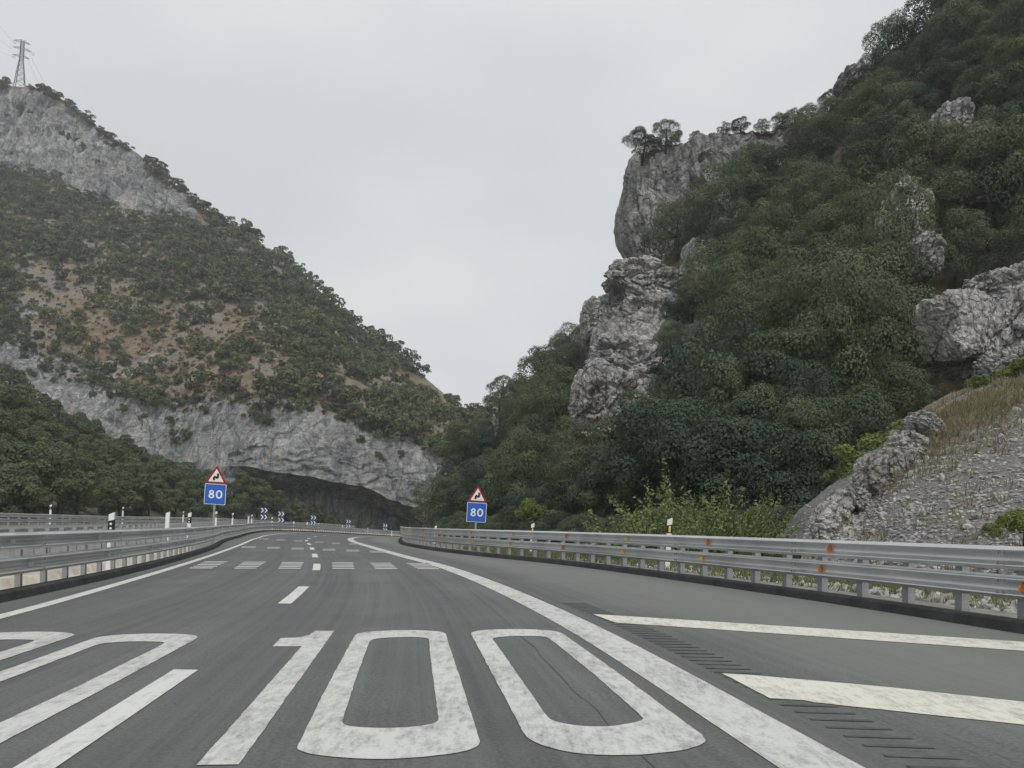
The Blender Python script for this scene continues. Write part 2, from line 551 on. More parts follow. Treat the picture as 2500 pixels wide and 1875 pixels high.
def mat_galv():
    m, n, l, b = nmat('galvanised_steel', 0.35, 0.5, 0.80)
    p = geo(n)
    f = noise(n, l, p, .8, 4, 0.6, (1, 1, 2))
    s = noise(n, l, p, 18, 4, 0.7)
    c = ramp(n, l, f, [(0.30, (0.50, 0.51, 0.515)), (0.70, (0.66, 0.67, 0.675))])
    c = mix(n, l, math_(n, l, 'MULTIPLY', ramp_f(n, l, s, 0.64, 0.80), .22), c, (0.45, 0.38, 0.31))
    l.new(c, b.inputs['Base Color'])
    l.new(ramp_f(n, l, f, -.5, 2.3), b.inputs['Roughness'])
    return m
M['galv'] = mat_galv()
M['post'] = flat('post_steel', (0.33, 0.345, 0.35), 0.55, 0.4, 0.5, var=0.15)
M['leaf_oak'] = mat_leaf('oak_leaf', (0.028, 0.045, 0.032), (0.165, 0.202, 0.114), (0.116, 0.142, 0.084), 0.32)
M['leaf_dark'] = mat_leaf('dark_leaf', (0.023, 0.040, 0.034), (0.112, 0.150, 0.100), (0.058, 0.086, 0.060), 0.3)
M['leaf_wood'] = mat_leaf('wood_leaf', (0.036, 0.060, 0.034), (0.152, 0.195, 0.092), (0.128, 0.152, 0.080), 0.36)
M['leaf_slope'] = mat_leaf('slope_leaf', (0.038, 0.056, 0.037), (0.185, 0.212, 0.122), (0.135, 0.145, 0.084), 0.25)
M['leaf_scrub'] = mat_leaf('scrub_leaf', (0.075, 0.072, 0.035), (0.21, 0.165, 0.095), (0.15, 0.13, 0.07), 0.1)
M['leaf_bright'] = mat_leaf('bright_leaf', (0.075, 0.115, 0.030), (0.19, 0.25, 0.072), (0.20, 0.22, 0.06), 0.2)
M['leaf_bush'] = mat_leaf('bush_leaf', (0.100, 0.142, 0.052), (0.255, 0.305, 0.130), (0.22, 0.245, 0.10), 0.2)
M['grass_dry'] = mat_leaf('dry_grass', (0.14, 0.112, 0.078), (0.29, 0.24, 0.17), (0.25, 0.21, 0.14), 0.2)
M['grass_green'] = mat_leaf('green_grass', (0.095, 0.115, 0.050), (0.23, 0.245, 0.12), (0.2, 0.19, 0.10), 0.2)

# ------------------------------------------------------------------ road alignment: x as a function of forward distance Y
xC = curve([(-25, .3), (0, -1.75), (3.5, -2.19), (5.83, -2.5), (10.7, -3.2), (13.6, -3.72), (18.3, -4.72), (25.1, -6.5), (32.2, -8.46), (39.4, -10.5), (47.6, -12.9),
            (58.6, -15.5), (66, -16.7), (75, -17.5), (86, -17.8), (98, -17.3), (110, -15.7), (125, -11.5), (140, -4), (152, 6)])
xL = curve([(-25, -2.6), (0, -4.75), (8.8, -5.98), (13.9, -7.15), (19.3, -8.5), (25, -10), (35, -12.75), (53.8, -18.1), (65, -20.9), (74, -22.2), (86, -22.8),
            (98, -22.5), (110, -21.2), (123, -17.8), (137, -11), (152, 0)])
xKL = curve([(-25, -2.9), (0, -5.35), (10.3, -6.97), (15.2, -7.95), (21.9, -9.62), (31.7, -12.45), (42, -15.9), (53, -19.2), (70, -23.8), (80, -25.6), (92, -26.3),
             (104, -26.0), (119, -23.6), (133, -18.4), (147, -10), (156, -2)])
xR = curve([(-25, 3.6), (0, 1.95), (3.64, 1.50), (8.6, .80), (10.5, .46), (13.1, -.06), (16.5, -.82), (21, -1.98), (26.6, -3.75), (37.4, -7.0), (48.7, -10.25),
            (56, -11.9), (64, -13.0), (72, -13.7), (82, -14.0), (94, -13.4), (110, -11.2), (125, -6.6), (140, 2), (152, 12)])
xKR = curve([(-25, 10.6), (0, 7.3), (5, 6.45), (8.5, 5.72), (11.5, 5.0), (14.2, 4.22), (17.5, 3.2), (22.5, 1.35), (27, -.85), (32, -3.05), (37, -4.75), (41.5, -6.0), (47, -7.0),
             (60, -8.75), (75, -10.2), (88, -10.5), (102, -9.5), (115, -6.6), (130, 0), (145, 12), (154, 22)])

def zr(x, Y):
    return -0.0003 * np.maximum(0, Y - 60) ** 2 + 0.04 * (xC(Y) - x) * sstep(55, 85, Y)

YS = np.concatenate([np.arange(-24, 60, 0.75), np.arange(60, 155, 1.5)])

def ribbon(name, fa, fb, mat, za=0.0, zb=None, ys=YS, cols=2, parent=None, kind=None, attrs=None, smooth=True):
    """Strip between two x(Y) curves, lifted above the road surface."""
    zb = za if zb is None else zb
    t = np.linspace(0, 1, cols)[None, :]
    Yg = ys[:, None] + 0 * t
    a, b = fa(ys)[:, None], fb(ys)[:, None]
    X = a + (b - a) * t
    Z = zr(X, Yg) + za + (zb - za) * t
    P = np.stack([X, Yg, Z], -1)
    at_ = {}
    if attrs:
        for k, fn in attrs.items():
            at_[k] = ('POINT', fn(X, Yg))
    me = mesh_np(name, P.reshape(-1, 3), gridF(len(ys), cols, True), mat, smooth, at_)
    o = obj(name, me, parent)
    if kind: o['kind'] = kind
    return o

ribbon('road', xKL, xKR, M['asphalt'], cols=40, kind='structure', attrs={
    'lat': lambda X, Y: X - xC(Y),
    'tone': lambda X, Y: np.maximum(sstep(.9, 2.2, X - xR(Y)), sstep(.2, .5, xL(Y) - X) * 0.55)})

def kerb(name, fx, side):
    """Raised kerb: road face, top, back; side -1 left, +1 right."""
    prof = [(0.0, -0.02), (0.025, 0.115), (0.05, 0.135), (0.21, 0.14), (0.23, 0.12), (0.23, -0.3)]
    ys = YS
    P = []
    for dx, dz in prof:
        x = fx(ys) + side * dx
        P.append(np.stack([x, ys, zr(x, ys) + dz], -1))
    P = np.stack(P, 1)
    me = mesh_np(name, P.reshape(-1, 3), gridF(len(ys), len(prof), side > 0), M['kerb'], False)
    o = obj(name, me)
    o['kind'] = 'structure'
kerb('kerb', xKL, -1)
kerb('kerb', xKR, 1)

# median strip, opposite carriageway (superelevated, higher than ours), right verge
zN = curve([(-25, .10), (13, .10), (33, .20), (60, .34), (80, .40), (110, .28), (130, -.3), (155, -1.0)])
zF = curve([(-25, .70), (45, .74), (70, .76), (110, .72), (130, .2), (155, -.6)])
x2 = lambda Y: xKL(Y) - 2.45
xF = lambda Y: xKL(Y) - 14.2

def strip(name, rows, mat, ys=YS, kind='structure'):
    """rows: functions Y -> (x, z)."""
    P = np.stack([np.stack([r(ys)[0], ys, r(ys)[1]], -1) for r in rows], 1)
    me = mesh_np(name, P.reshape(-1, 3), gridF(len(ys), len(rows)), mat, True, {'rock': ('POINT', np.zeros(P.shape[:2])),
                 'lat': ('POINT', P[..., 0] * 0 + 50), 'tone': ('POINT', P[..., 0] * 0)})
    return tag(obj(name, me), kind=kind)

kz = lambda Y, dx: zr(xKL(Y) + dx, Y)
strip('median_gutter', [lambda Y: (xKL(Y) - .232, kz(Y, -.23) + .10), lambda Y: (xKL(Y) - .62, kz(Y, -.6) + .03),
                        lambda Y: (xKL(Y) - 1.1, kz(Y, -1.1) - .02), lambda Y: (xKL(Y) - 1.16, kz(Y, -1.1) + .12), lambda Y: (xKL(Y) - 2.0, kz(Y, -2) * .3 + zN(Y) * .7 + .04)], M['concrete'])
strip('opposite_road', [lambda Y: (x2(Y) + .45, zN(Y)), lambda Y: (x2(Y) - 5, zN(Y) + (zF(Y) - zN(Y)) * .43), lambda Y: (xF(Y) - .4, zF(Y))], M['asphalt_old'])
strip('left_verge', [lambda Y: (xF(Y) - .4, zF(Y) - .01), lambda Y: (xF(Y) - 1.6, zF(Y) + .12), lambda Y: (xF(Y) - 4, zF(Y) - .3), lambda Y: (xF(Y) - 9, zF(Y) - 2.5)], M['ground'])
rz_ = lambda Y, dx: zr(xKR(Y) + dx, Y)
strip('roadside_gutter', [lambda Y: (xKR(Y) + .232, rz_(Y, 0) + .11), lambda Y: (xKR(Y) + .9, rz_(Y, 0) + .09), lambda Y: (xKR(Y) + 1.25, rz_(Y, 0) - .10), lambda Y: (xKR(Y) + 1.7, rz_(Y, 0) + .02), lambda Y: (xKR(Y) + 1.75, rz_(Y, 0) - .05)], M['gutter'], ys=YS)
strip('right_verge', [lambda Y: (xKR(Y) + 1.7, rz_(Y, 0) - .03), lambda Y: (xKR(Y) + 3.0, rz_(Y, 0) - .05), lambda Y: (xKR(Y) + 7, rz_(Y, 0) - .25), lambda Y: (xKR(Y) + 24, rz_(Y, 0) - .8)], M['ground'])

gme = mesh_np('ground', [(-6000, -4000, -9), (6000, -4000, -9), (6000, 8000, -9), (-6000, 8000, -9)], [(0, 1, 2, 3)], M['ground'], attrs={'rock': ('POINT', [0] * 4)})
tag(obj('ground', gme), kind='structure')

# ------------------------------------------------------------------ painted markings
def line(name, fx, w, y0, y1, mat, z=.005, n=None):
    ys = np.linspace(y0, y1, n or max(3, int((y1 - y0) / .75)))
    return ribbon(name, lambda Y: fx(Y) - w / 2, lambda Y: fx(Y) + w / 2, mat, z, ys=ys, kind='structure')

line('edge_line', xL, .20, -20, 150, M['paint'])
line('edge_line', xR, .42, -20, 150, M['paint_worn'])
for y0, y1 in ((-4.0, -1.2), (2.9, 5.85), (10.7, 13.6), (18.3, 21.2), (25.1, 28), (32.2, 35), (39.4, 42.2), (46.6, 49.4), (53.7, 56.5), (60.8, 63.6), (68, 70.8)):
    line('lane_dash', xC, .19, y0, y1, M['paint'])

def soften(poly, r):
    out, k = [], len(poly)
    for i in range(k):
        p, a, b = Vector(poly[i]), Vector(poly[i - 1]), Vector(poly[(i + 1) % k])
        s_, e_ = p + (a - p) * min(.5, r / max((a - p).length, 1e-6)), p + (b - p) * min(.5, r / max((b - p).length, 1e-6))
        for t in (0, .33, .67, 1):
            out.append(tuple(s_.lerp(p, t).lerp(p.lerp(e_, t), t)))
    return out

def paint_poly(name, outer, inner=None, mat=None, z=.005):
    if inner:
        outer, inner = soften(soften(outer, .13), .05), soften(soften(inner, .10), .04)
    def ragged(poly):
        out = []
        for i in range(len(poly)):
            a, b = Vector(poly[i - 1]), Vector(poly[i])
            n_ = max(1, int((b - a).length / .05))
            out += [tuple(a.lerp(b, k / n_)) for k in range(n_)]
        q = np.array(out)
        p3 = np.concatenate([q, q[:, :1] * 0], 1)
        q = q + .005 * np.stack([fbm(p3 * 9, 2, 3, .7), fbm(p3 * 9 + 50, 2, 4, .7)], 1)
        return [tuple(v) for v in q]
    outer = ragged(outer)
    if inner: inner = ragged(inner)
    loops = [[Vector((p[0], p[1], 0)) for p in outer]]
    if inner: loops.append([Vector((p[0], p[1], 0)) for p in inner])
    tris = tessellate_polygon(loops)
    V = [(p.x, p.y, float(zr(p.x, p.y)) + z) for lp in loops for p in lp]
    F = []
    for t in tris:
        a, b, c = (Vector(V[i]) for i in t)
        F.append(t if (b - a).cross(c - a).z > 0 else tuple(reversed(t)))
    return tag(obj(name, mesh_pd(name, V, F, mat or M['paint_worn'])), kind='structure')

Z1 = lambda L, ox: [gnd(ox + x / 3.16, 1500 + y / 3.16) for x, y in L]
one = Z1([(1015, 130), (1155, 130), (1085, 232), (420, 1165), (95, 1168), (905, 250), (680, 250), (745, 187), (880, 180), (960, 163)], 450)
zeroA = Z1([(1325, 150), (1430, 135), (1700, 122), (1900, 128), (2000, 140), (2020, 155), (2045, 250), (2130, 500), (2212, 760), (2287, 1000), (2240, 1040), (2100, 1078), (1900, 1100), (1600, 1125), (1300, 1120), (1000, 1090), (880, 1055), (870, 1030), (1060, 640), (1230, 320)], 450)
zeroAi = Z1([(1450, 195), (1550, 182), (1700, 177), (1800, 178), (1885, 185), (1910, 420), (1965, 835), (1850, 865), (1600, 885), (1350, 880), (1210, 855), (1330, 480), (1430, 210)], 450)
zeroB = Z1([(150, 140), (250, 122), (500, 115), (700, 120), (840, 135), (900, 175), (1300, 460), (1700, 757), (1975, 960), (1970, 995), (1850, 1045), (1600, 1080), (1300, 1095), (1000, 1085), (800, 1045), (620, 985), (560, 915), (380, 570)], 1100)
zeroBi = Z1([(318, 183), (450, 170), (650, 170), (740, 175), (790, 210), (1100, 460), (1480, 795), (1490, 820), (1350, 855), (1150, 875), (950, 862), (765, 825), (680, 700)], 1100)
paint_poly('speed_marking_one', one)
paint_poly('speed_marking_zero', zeroA, zeroAi)
paint_poly('speed_marking_zero', zeroB, zeroBi)
# the same figures on the left lane
tgt = Z1([(1560, 172)], 0)[0]
srcp = zeroB[4]
off = (tgt[0] - srcp[0] - .02, tgt[1] - srcp[1])
LF = lambda pts, k=0.0: [(p[0] + off[0] - k, p[1] + off[1] + k * .02) for p in pts]
paint_poly('speed_marking_zero', LF(zeroB), LF(zeroBi))
stepx = zeroB[4][0] - zeroA[4][0]
paint_poly('speed_marking_zero', LF(zeroB, stepx), LF(zeroBi, stepx))
paint_poly('speed_marking_one', [(p[0] + off[0] - .05, p[1] + off[1]) for p in one])

# hatched gore at the right, milled rumble grooves
G = lambda L: [gnd(u, v) for u, v in L]
paint_poly('gore_stripe', G([(1447, 1500), (1560, 1507), (1800, 1522), (2500, 1568), (2640, 1577), (2640, 1600), (2500, 1590), (1800, 1541), (1640, 1530), (1503, 1521)]), mat=M['paint_hatch'])
paint_poly('gore_stripe', G([(1763, 1645), (1830, 1649), (2150, 1677), (2500, 1715), (2640, 1730), (2640, 1788), (2500, 1771), (2005, 1718), (1990, 1717), (1962, 1711), (1879, 1706), (1809, 1669)]), mat=M['paint_hatch'])
gm = MB()
for k in range(46):
    yy = 11.2 - k * .18
    xx = float(xR(yy)) + .60
    z = .004
    gm.add([(xx - .17, yy - .022 + .03, z), (xx + .19, yy - .022, z), (xx + .19, yy + .022, z), (xx - .17, yy + .022 + .03, z)], [(0, 1, 2, 3)])
tag(gm.build('rumble_groove', M['groove']), kind='structure')

# sealed joints and cracks
def crack(name, pts_, w):
    q = np.array(pts_, float)
    t = np.linspace(0, len(q) - 1, 60)
    X = np.interp(t, range(len(q)), q[:, 0]) + .05 * fbm(np.stack([t * 1.7, t * 0, t * 0 + w * 99], -1), 3, 5)
    Y = np.interp(t, range(len(q)), q[:, 1])
    ww = w * (.5 + .9 * np.abs(fbm(np.stack([t * 3, t * 0 + 2, t * 0], -1), 2, 9)))
    V = [(x - k, y, float(zr(x, y)) + .0045) for x, y, k in zip(X, Y, ww)] + [(x + k, y, float(zr(x, y)) + .0045) for x, y, k in zip(X, Y, ww)]
    tag(obj(name, mesh_pd(name, V, [(i, i + 60, i + 61, i + 1) for i in range(59)], M['crack'])), kind='structure')
crack('road_joint', [gnd(1100, 1400), gnd(1180, 1470), gnd(1240, 1520), gnd(1300, 1580), gnd(1380, 1660), gnd(1520, 1800), gnd(1600, 1875)], .003)

# transverse warning bars: three rows of six blocks of thin stripes
Z2 = lambda x, y: gnd(440 + x / 3.456, 1080 + y / 3.456)
row1 = [((75, 270), (205, 402)), ((453, 640), (535, 725)), ((827, 1015), (860, 1043)), ((1285, 1472), (1280, 1455)), ((1650, 1835), (1600, 1775)), ((2005, 2190), (1910, 2095))]
def bars(corners, n, name):
    bl, br, tr, tl = [Vector((*p, 0)) for p in corners]
    mb = MB()
    for k in range(n):
        a, b = k / (n - .60), (k + .40) / (n - .60)
        q = [bl.lerp(tl, a), br.lerp(tr, a), br.lerp(tr, b), bl.lerp(tl, b)]
        mb.add([(p.x, p.y, float(zr(p.x, p.y)) + .005) for p in q], [(0, 1, 2, 3)])
    tag(mb.build(name, M['paint']), kind='structure')
for i, ((a, b), (c, d)) in enumerate(row1):
    bars([Z2(a, 1064 + i), Z2(b, 1064 + i), Z2(d, 1006 + i * 3), Z2(c, 1006 + i * 3)], 5, 'warning_bars')
for i, (a, b, ya) in enumerate(((512, 632, 876), (730, 836, 882), (936, 1040, 889), (1203, 1308, 898), (1402, 1512, 906), (1600, 1722, 915))):
    s = (i - 2.5) * 3
    bars([Z2(a, ya + 15), Z2(b, ya + 16), Z2(b - s + 3, ya + 1), Z2(a - s + 3, ya)], 5, 'warning_bars')
for i, (a, b, ya) in enumerate(((664, 742, 811), (812, 886, 819), (958, 1030, 827), (1138, 1206, 838), (1280, 1348, 847), (1420, 1488, 854))):
    bars([Z2(a, ya + 8), Z2(b, ya + 9), Z2(b + 3, ya + 1), Z2(a + 3, ya)], 5, 'warning_bars')

# hatch lines on the opposite carriageway
for Ya, Yb in ((28, 40), (36, 49), (45, 60)):
    mb = MB()
    for s in range(7):
        for e in (0, 1):
            t = (s + e) / 7
    pts = []
    for t in np.linspace(0, 1, 8):
        Y = Ya + (Yb - Ya) * t
        f = .12 + .62 * t
        for dw in (0, .55):
            Yq = Y + dw
            x = x2(Yq) + (xF(Yq) - x2(Yq)) * f
            pts.append((float(x), Yq, float(zN(Yq) + (zF(Yq) - zN(Yq)) * f) + .03))
    mb.add(pts, [(2 * i, 2 * i + 2, 2 * i + 3, 2 * i + 1) for i in range(7)])
    tag(mb.build('opposite_hatch_line', M['paint']), kind='structure')

# ------------------------------------------------------------------ guard rails
def wprofile(h):
    t = np.linspace(0, 1, 23)
    d = .006 + .086 * (np.exp(-((t - .17) / .125) ** 2) + np.exp(-((t - .83) / .125) ** 2))
    return np.stack([d, t * h], 1)

def path_frames(fx, fz, y0, y1, step):
    ys = np.arange(y0, y1, 0.1)
    xs = fx(ys)
    s = np.concatenate([[0], np.cumsum(np.hypot(np.diff(xs), np.diff(ys)))])
    n = int(s[-1] / step)
    ss = np.arange(n + 1) * step
    yy = np.interp(ss, s, ys)
    xx = fx(yy)
    t = np.stack([np.gradient(xx), np.gradient(yy)], 1)
    t /= np.linalg.norm(t, axis=1)[:, None]
    return np.stack([xx, yy, fz(xx, yy)], 1), t

def guardrail(label, fx, fz, face, y0, y1, levels, post_step, refl=None, group='guard rails', post_w=.115, post_back=.14, sec=4, post_top=.9):
    """face: +1 when the beam faces +x (rail at the left of its road)."""
    P, T = path_frames(fx, fz, y0, y1, 1.0)
    Nn = np.stack([T[:, 1], -T[:, 0]], 1) * face      # towards the road
    root = empty('guardrail', tuple(P[0]), label=label, cat='guard rail', group=group)
    for h0, h in levels:
        pf = wprofile(h)
        m = len(pf)
        for a in range(0, len(P) - sec, sec):
            idx = list(range(a, a + sec + 1))
            def sheet(off_):
                out_ = []
                for q, i in enumerate(idx):
                    e = .004 if q == sec else 0.0        # sections lap over each other
                    ex = .16 if q == sec else 0.0
                    for d, z in pf:
                        out_.append((P[i, 0] + Nn[i, 0] * (d - e - off_) + T[i, 0] * ex, P[i, 1] + Nn[i, 1] * (d - e - off_) + T[i, 1] * ex, P[i, 2] + h0 + z))
                return out_
            Vf, Vb = sheet(0), sheet(.005)
            nv = len(Vf)
            fl_ = face < 0
            q4 = lambda a_, b_, c_, d_: (d_, c_, b_, a_) if fl_ else (a_, b_, c_, d_)
            F = [q4(q * m + k, (q + 1) * m + k, (q + 1) * m + k + 1, q * m + k + 1) for q in range(sec) for k in range(m - 1)]
            F += [tuple(reversed([nv + j for j in f])) for f in F]
            ns_ = len(F)
            V = Vf + Vb + Vf + Vb
            o2, o3 = 2 * nv, 3 * nv
            for q in range(sec):
                for k in (0, m - 1):
                    F.append((o2 + q * m + k, o2 + (q + 1) * m + k, o3 + (q + 1) * m + k, o3 + q * m + k))
            for q in (0, sec):
                for k in range(m - 1):
                    F.append((o2 + q * m + k, o2 + q * m + k + 1, o3 + q * m + k + 1, o3 + q * m + k))
            me = mesh_pd('beam', V, F, M['galv'])
            me.polygons.foreach_set('use_smooth', [i < ns_ for i in range(len(F))])
            b = wobj('beam', me, root)
            # lap bolts
            if P[a, 1] < 26:
                bm_ = MB()
                for dz in (.24, .30, .70, .76):
                    for ds in (.03, .11):
                        c = Vector((P[a, 0] + T[a, 0] * ds + Nn[a, 0] * .074, P[a, 1] + T[a, 1] * ds + Nn[a, 1] * .074, P[a, 2] + h0 + dz * h))
                        nd = Vector((Nn[a, 0], Nn[a, 1], 0))
                        bm_.tube([c, c + nd * .016], .014, 6)
                bm_me = bm_.mesh('bolt', M['post'])
                bo = bpy.data.objects.new('bolt', bm_me)
                bo['kind'] = 'stuff'
                link(bo, b)
    Q, TQ = path_frames(fx, fz, y0, y1, post_step)
    NQ = np.stack([TQ[:, 1], -TQ[:, 0]], 1) * face
    # C-section steel post shared by all
    C = [(-.5, -.5), (.5, -.5), (.5, -.2), (.38, -.2), (.38, -.38), (-.38, -.38), (-.38, .38), (.38, .38), (.38, .2), (.5, .2), (.5, .5), (-.5, .5)]
    V = [(x * post_w, y * post_w, z) for z in (-.45, post_top) for x, y in C]
    nC = len(C)
    F = [(k, (k + 1) % nC, nC + (k + 1) % nC, nC + k) for k in range(nC)]
    pm = bpy.data.meshes.get('post_%d' % int(post_w * 1000 + post_top * 7))
    if pm is None:
        pm = mesh_pd('post_%d' % int(post_w * 1000 + post_top * 7), V, F, M['post'])
        bmx = bmesh.new(); bmx.from_mesh(pm)
        bmesh.ops.holes_fill(bmx, edges=bmx.edges, sides=0)
        bmesh.ops.recalc_face_normals(bmx, faces=bmx.faces)
        bmx.to_mesh(pm); bmx.free()
    for i in range(len(Q)):
        obj('post', pm, root, loc=Vector((Q[i, 0] - NQ[i, 0] * post_back * .55, Q[i, 1] - NQ[i, 1] * post_back * .55, Q[i, 2])) - root.location,
            rot=(0, 0, math.atan2(TQ[i, 1], TQ[i, 0])))
    if refl:
        for li, (step, offs, mats) in enumerate(refl):
            h0, h = levels[li]
            S, TS = path_frames(fx, fz, y0 + offs, y1, step)
            NS = np.stack([TS[:, 1], -TS[:, 0]], 1) * face
            for i in range(len(S)):
                mat = mats[i % len(mats)] if S[i, 1] > 15 else mats[-1]
                key = 'reflector_' + mat
                rm = bpy.data.meshes.get(key)
                if rm is None:
                    mb = MB()
                    arc = [(0, -.050)] + [(.062 * math.cos(q), .050 * math.sin(q)) for q in np.linspace(-1.25, 1.25, 7)] + [(0, .050)]
                    # half-moon plate standing across the beam's valley, leaning to the traffic
                    V = [(x, -.012 - .4 * x * 0, z) for x, z in arc] + [(x, .012, z) for x, z in arc]
                    n_ = len(arc)
                    mb.add(V, [tuple(range(n_)), tuple(range(2 * n_ - 1, n_ - 1, -1))] + [(k, k + n_, (k + 1) % n_ + n_, (k + 1) % n_) for k in range(n_)])
                    rm = mb.mesh(key, M[mat])
                ang = math.atan2(NS[i, 1], NS[i, 0])
                obj('reflector', rm, root, loc=Vector((S[i, 0] + NS[i, 0] * .018, S[i, 1] + NS[i, 1] * .018, S[i, 2] + h0 + h * .5)) - root.location, rot=(0, 0, ang))
    return root

guardrail('near galvanised two-beam guard rail along the right shoulder, with amber reflectors', lambda Y: xKR(Y) + .16, lambda x, Y: zr(x, Y), -1, -3, 118,
          [(.70, .275), (.365, .275)], .92, refl=[(3.62, .75, ['amber2', 'amber']), (3.62, .95, ['amber2', 'amber2', 'amber2', 'amber'])], post_back=.3)
guardrail('two-beam guard rail along the left edge of our carriageway, curving away below the chevrons', lambda Y: xKL(Y) - .16, lambda x, Y: zr(x, Y), 1, -4, 148,
          [(.70, .255), (.335, .27)], .93, refl=[(3.7, .3, ['grey_refl']), (3.7, .9, ['grey_refl'])], post_back=.3, post_w=.08)
guardrail('back of the guard rail beyond the median gutter, dark beam behind grey posts', x2, lambda x, Y: zN(Y) - .07, -1, 2, 120, [(.60, .30)], 1.0, post_back=.22, post_w=.10)
guardrail('far two-beam guard rail on the outer side of the opposite carriageway, under the wood', xF, lambda x, Y: zF(Y), 1, 20, 140, [(.52, .27), (.18, .27)], 2.0, post_back=.3, post_top=.78)

# ------------------------------------------------------------------ delineator posts
LEAN = R(2.6)      # verticals stand tilted against the banked carriageway
def delineator(u, Y, ztop, zbase, kind, label, w=.125, rz=0.0):
    P = at(u, CY, Y)
    root = empty('delineator_post', (float(P[0]), Y, zbase), (0, LEAN, rz), label, 'delineator', 'roadside delineator posts')
    H = ztop - zbase
    d = .05
    body = MB()
    poly = [(-w / 2, 0), (w / 2, 0), (w / 2, H), (-w / 2, H - .055)]
    body.prism(poly, -d / 2, d / 2)
    body.build('body', M['white'], root)
    if kind != 'plain':
        zb = H - .42
        b = MB()
        b.prism([(-w / 2 - .004, zb), (w / 2 + .004, zb), (w / 2 + .004, zb + .25), (-w / 2 - .004, zb + .21)], -d / 2 - .004, d / 2 + .004)
        b.build('band', M['black'], root)
        if kind == 'yellow':
            MB().prism([(-.025, zb + .03), (.03, zb + .03), (.03, zb + .205), (-.025, zb + .195)], -d / 2 - .01, -d / 2 - .0045).build('reflector', M['yellow'], root)
        else:
            for zc in (zb + .06, zb - .05 + .21):
                MB().prism([(.027 * math.cos(a), zc - .01 + .027 * math.sin(a)) for a in np.linspace(0, 2 * math.pi, 12, endpoint=False)], -d / 2 - .01, -d / 2 - .0045).build('reflector', M['white'], root)

for u, Y, zt, lb in ((1629, 20.6, 1.40, 'white delineator with orange-yellow reflector behind the right rail, nearest the camera'),
                     (1297, 30.5, 1.25, 'delineator with yellow reflector standing right of the right-hand speed sign'),
                     (1062, 46, 1.08, 'small delineator behind the right rail, left of the right-hand sign'),
                     (997, 60, 0.92, 'tiny delineator near the point where the right rail bends out of sight'),
                     (984, 75, 0.62, 'farthest tiny delineator at the far tip of the right rail')):
    delineator(u, Y, zt, -.2 if Y < 50 else -.5, 'yellow', lb, w=.13 if Y < 50 else .12)
def on_path(u, fx):
    ys_ = np.arange(12, 90, .1)
    uu = CX + FPX * fx(ys_) / ys_
    return float(ys_[np.argmin(np.abs(uu - u))])
for u, v, kd, lb in ((267, 1250, 'dots', 'black-banded delineator with two white dots, nearest on the median'),
                     (405, 1248.7, 'plain', 'all-white delineator between the two black-banded ones on the median'),
                     (459, 1250, 'dots', 'black-banded delineator just left of the left-hand speed sign'),
                     (525, 1248, 'dots', 'delineator just behind the post of the left-hand sign'),
                     (566, 1252, 'dots', 'delineator with black band right of the left-hand sign'),
                     (605, 1260, 'plain', 'thin all-white delineator left of the first chevron panel'),
                     (613, 1256, 'dots', 'small banded delineator just left of the first chevron panel')):
    Y = on_path(u, lambda Y: xKL(Y) - (.75 if u < 500 else 1.3))
    delineator(u, Y, float(at(u, v, Y)[2]), 0.0, kd, lb, w=.12)
for u, Y, zt, kd, lb in ((663, 84, 1.72, 'dots', 'tiny delineator between the first and second chevron panels'),
                         (716, 96, 1.30, 'plain', 'tiny delineator between the second and third chevron panels'),
                         (749, 101, 1.25, 'plain', 'tiny delineator just left of the third chevron panel'),
                         (777, 106, 1.10, 'dots', 'tiny delineator just right of the third chevron panel'),
                         (835, 117, .85, 'plain', 'tiny delineator just left of the fourth chevron panel'),
                         (897, 124, .45, 'dots', 'tiny delineator between the fourth and fifth chevron panels'),
                         (956, 128, -.05, 'plain', 'tiny delineator right of the last chevron panel'),
                         (121, 50, 2.20, 'dots', 'leftmost delineator above the far rail of the opposite carriageway'),
                         (298, 70, 2.40, 'dots', 'second delineator above the far rail of the opposite carriageway'),
                         (446, 92, 2.30, 'dots', 'third delineator above the far rail, left of the left-hand sign')):
    zb = zt - 1.5
    if u in (121, 298, 446):
        v_ = {121: 1231, 298: 1237, 446: 1248}[u]
        Y = on_path(u, lambda Y: xF(Y) - .7)
        zb, zt = .4, float(at(u, v_, Y)[2])
    delineator(u, Y, zt, zb, kd, lb, w=.15)

# ------------------------------------------------------------------ speed signs and chevrons
def rounded(poly, r, n=4):
    out = []
    k = len(poly)
    for i in range(k):
        p, a, b = Vector(poly[i]), Vector(poly[i - 1]), Vector(poly[(i + 1) % k])
        da, db = (a - p).normalized(), (b - p).normalized()
        half = math.acos(max(-1, min(1, da.dot(db)))) / 2
        L = r / math.tan(half)
        s, e = p + da * L, p + db * L
        for t in np.linspace(0, 1, n):
            out.append(tuple((s.lerp(p, t)).lerp(p.lerp(e, t), t)))
    return out

def ell(cx, cz, rx, rz, n=28): return [(cx + rx * math.cos(a), cz + rz * math.sin(a)) for a in np.linspace(0, 2 * math.pi, n, endpoint=False)]

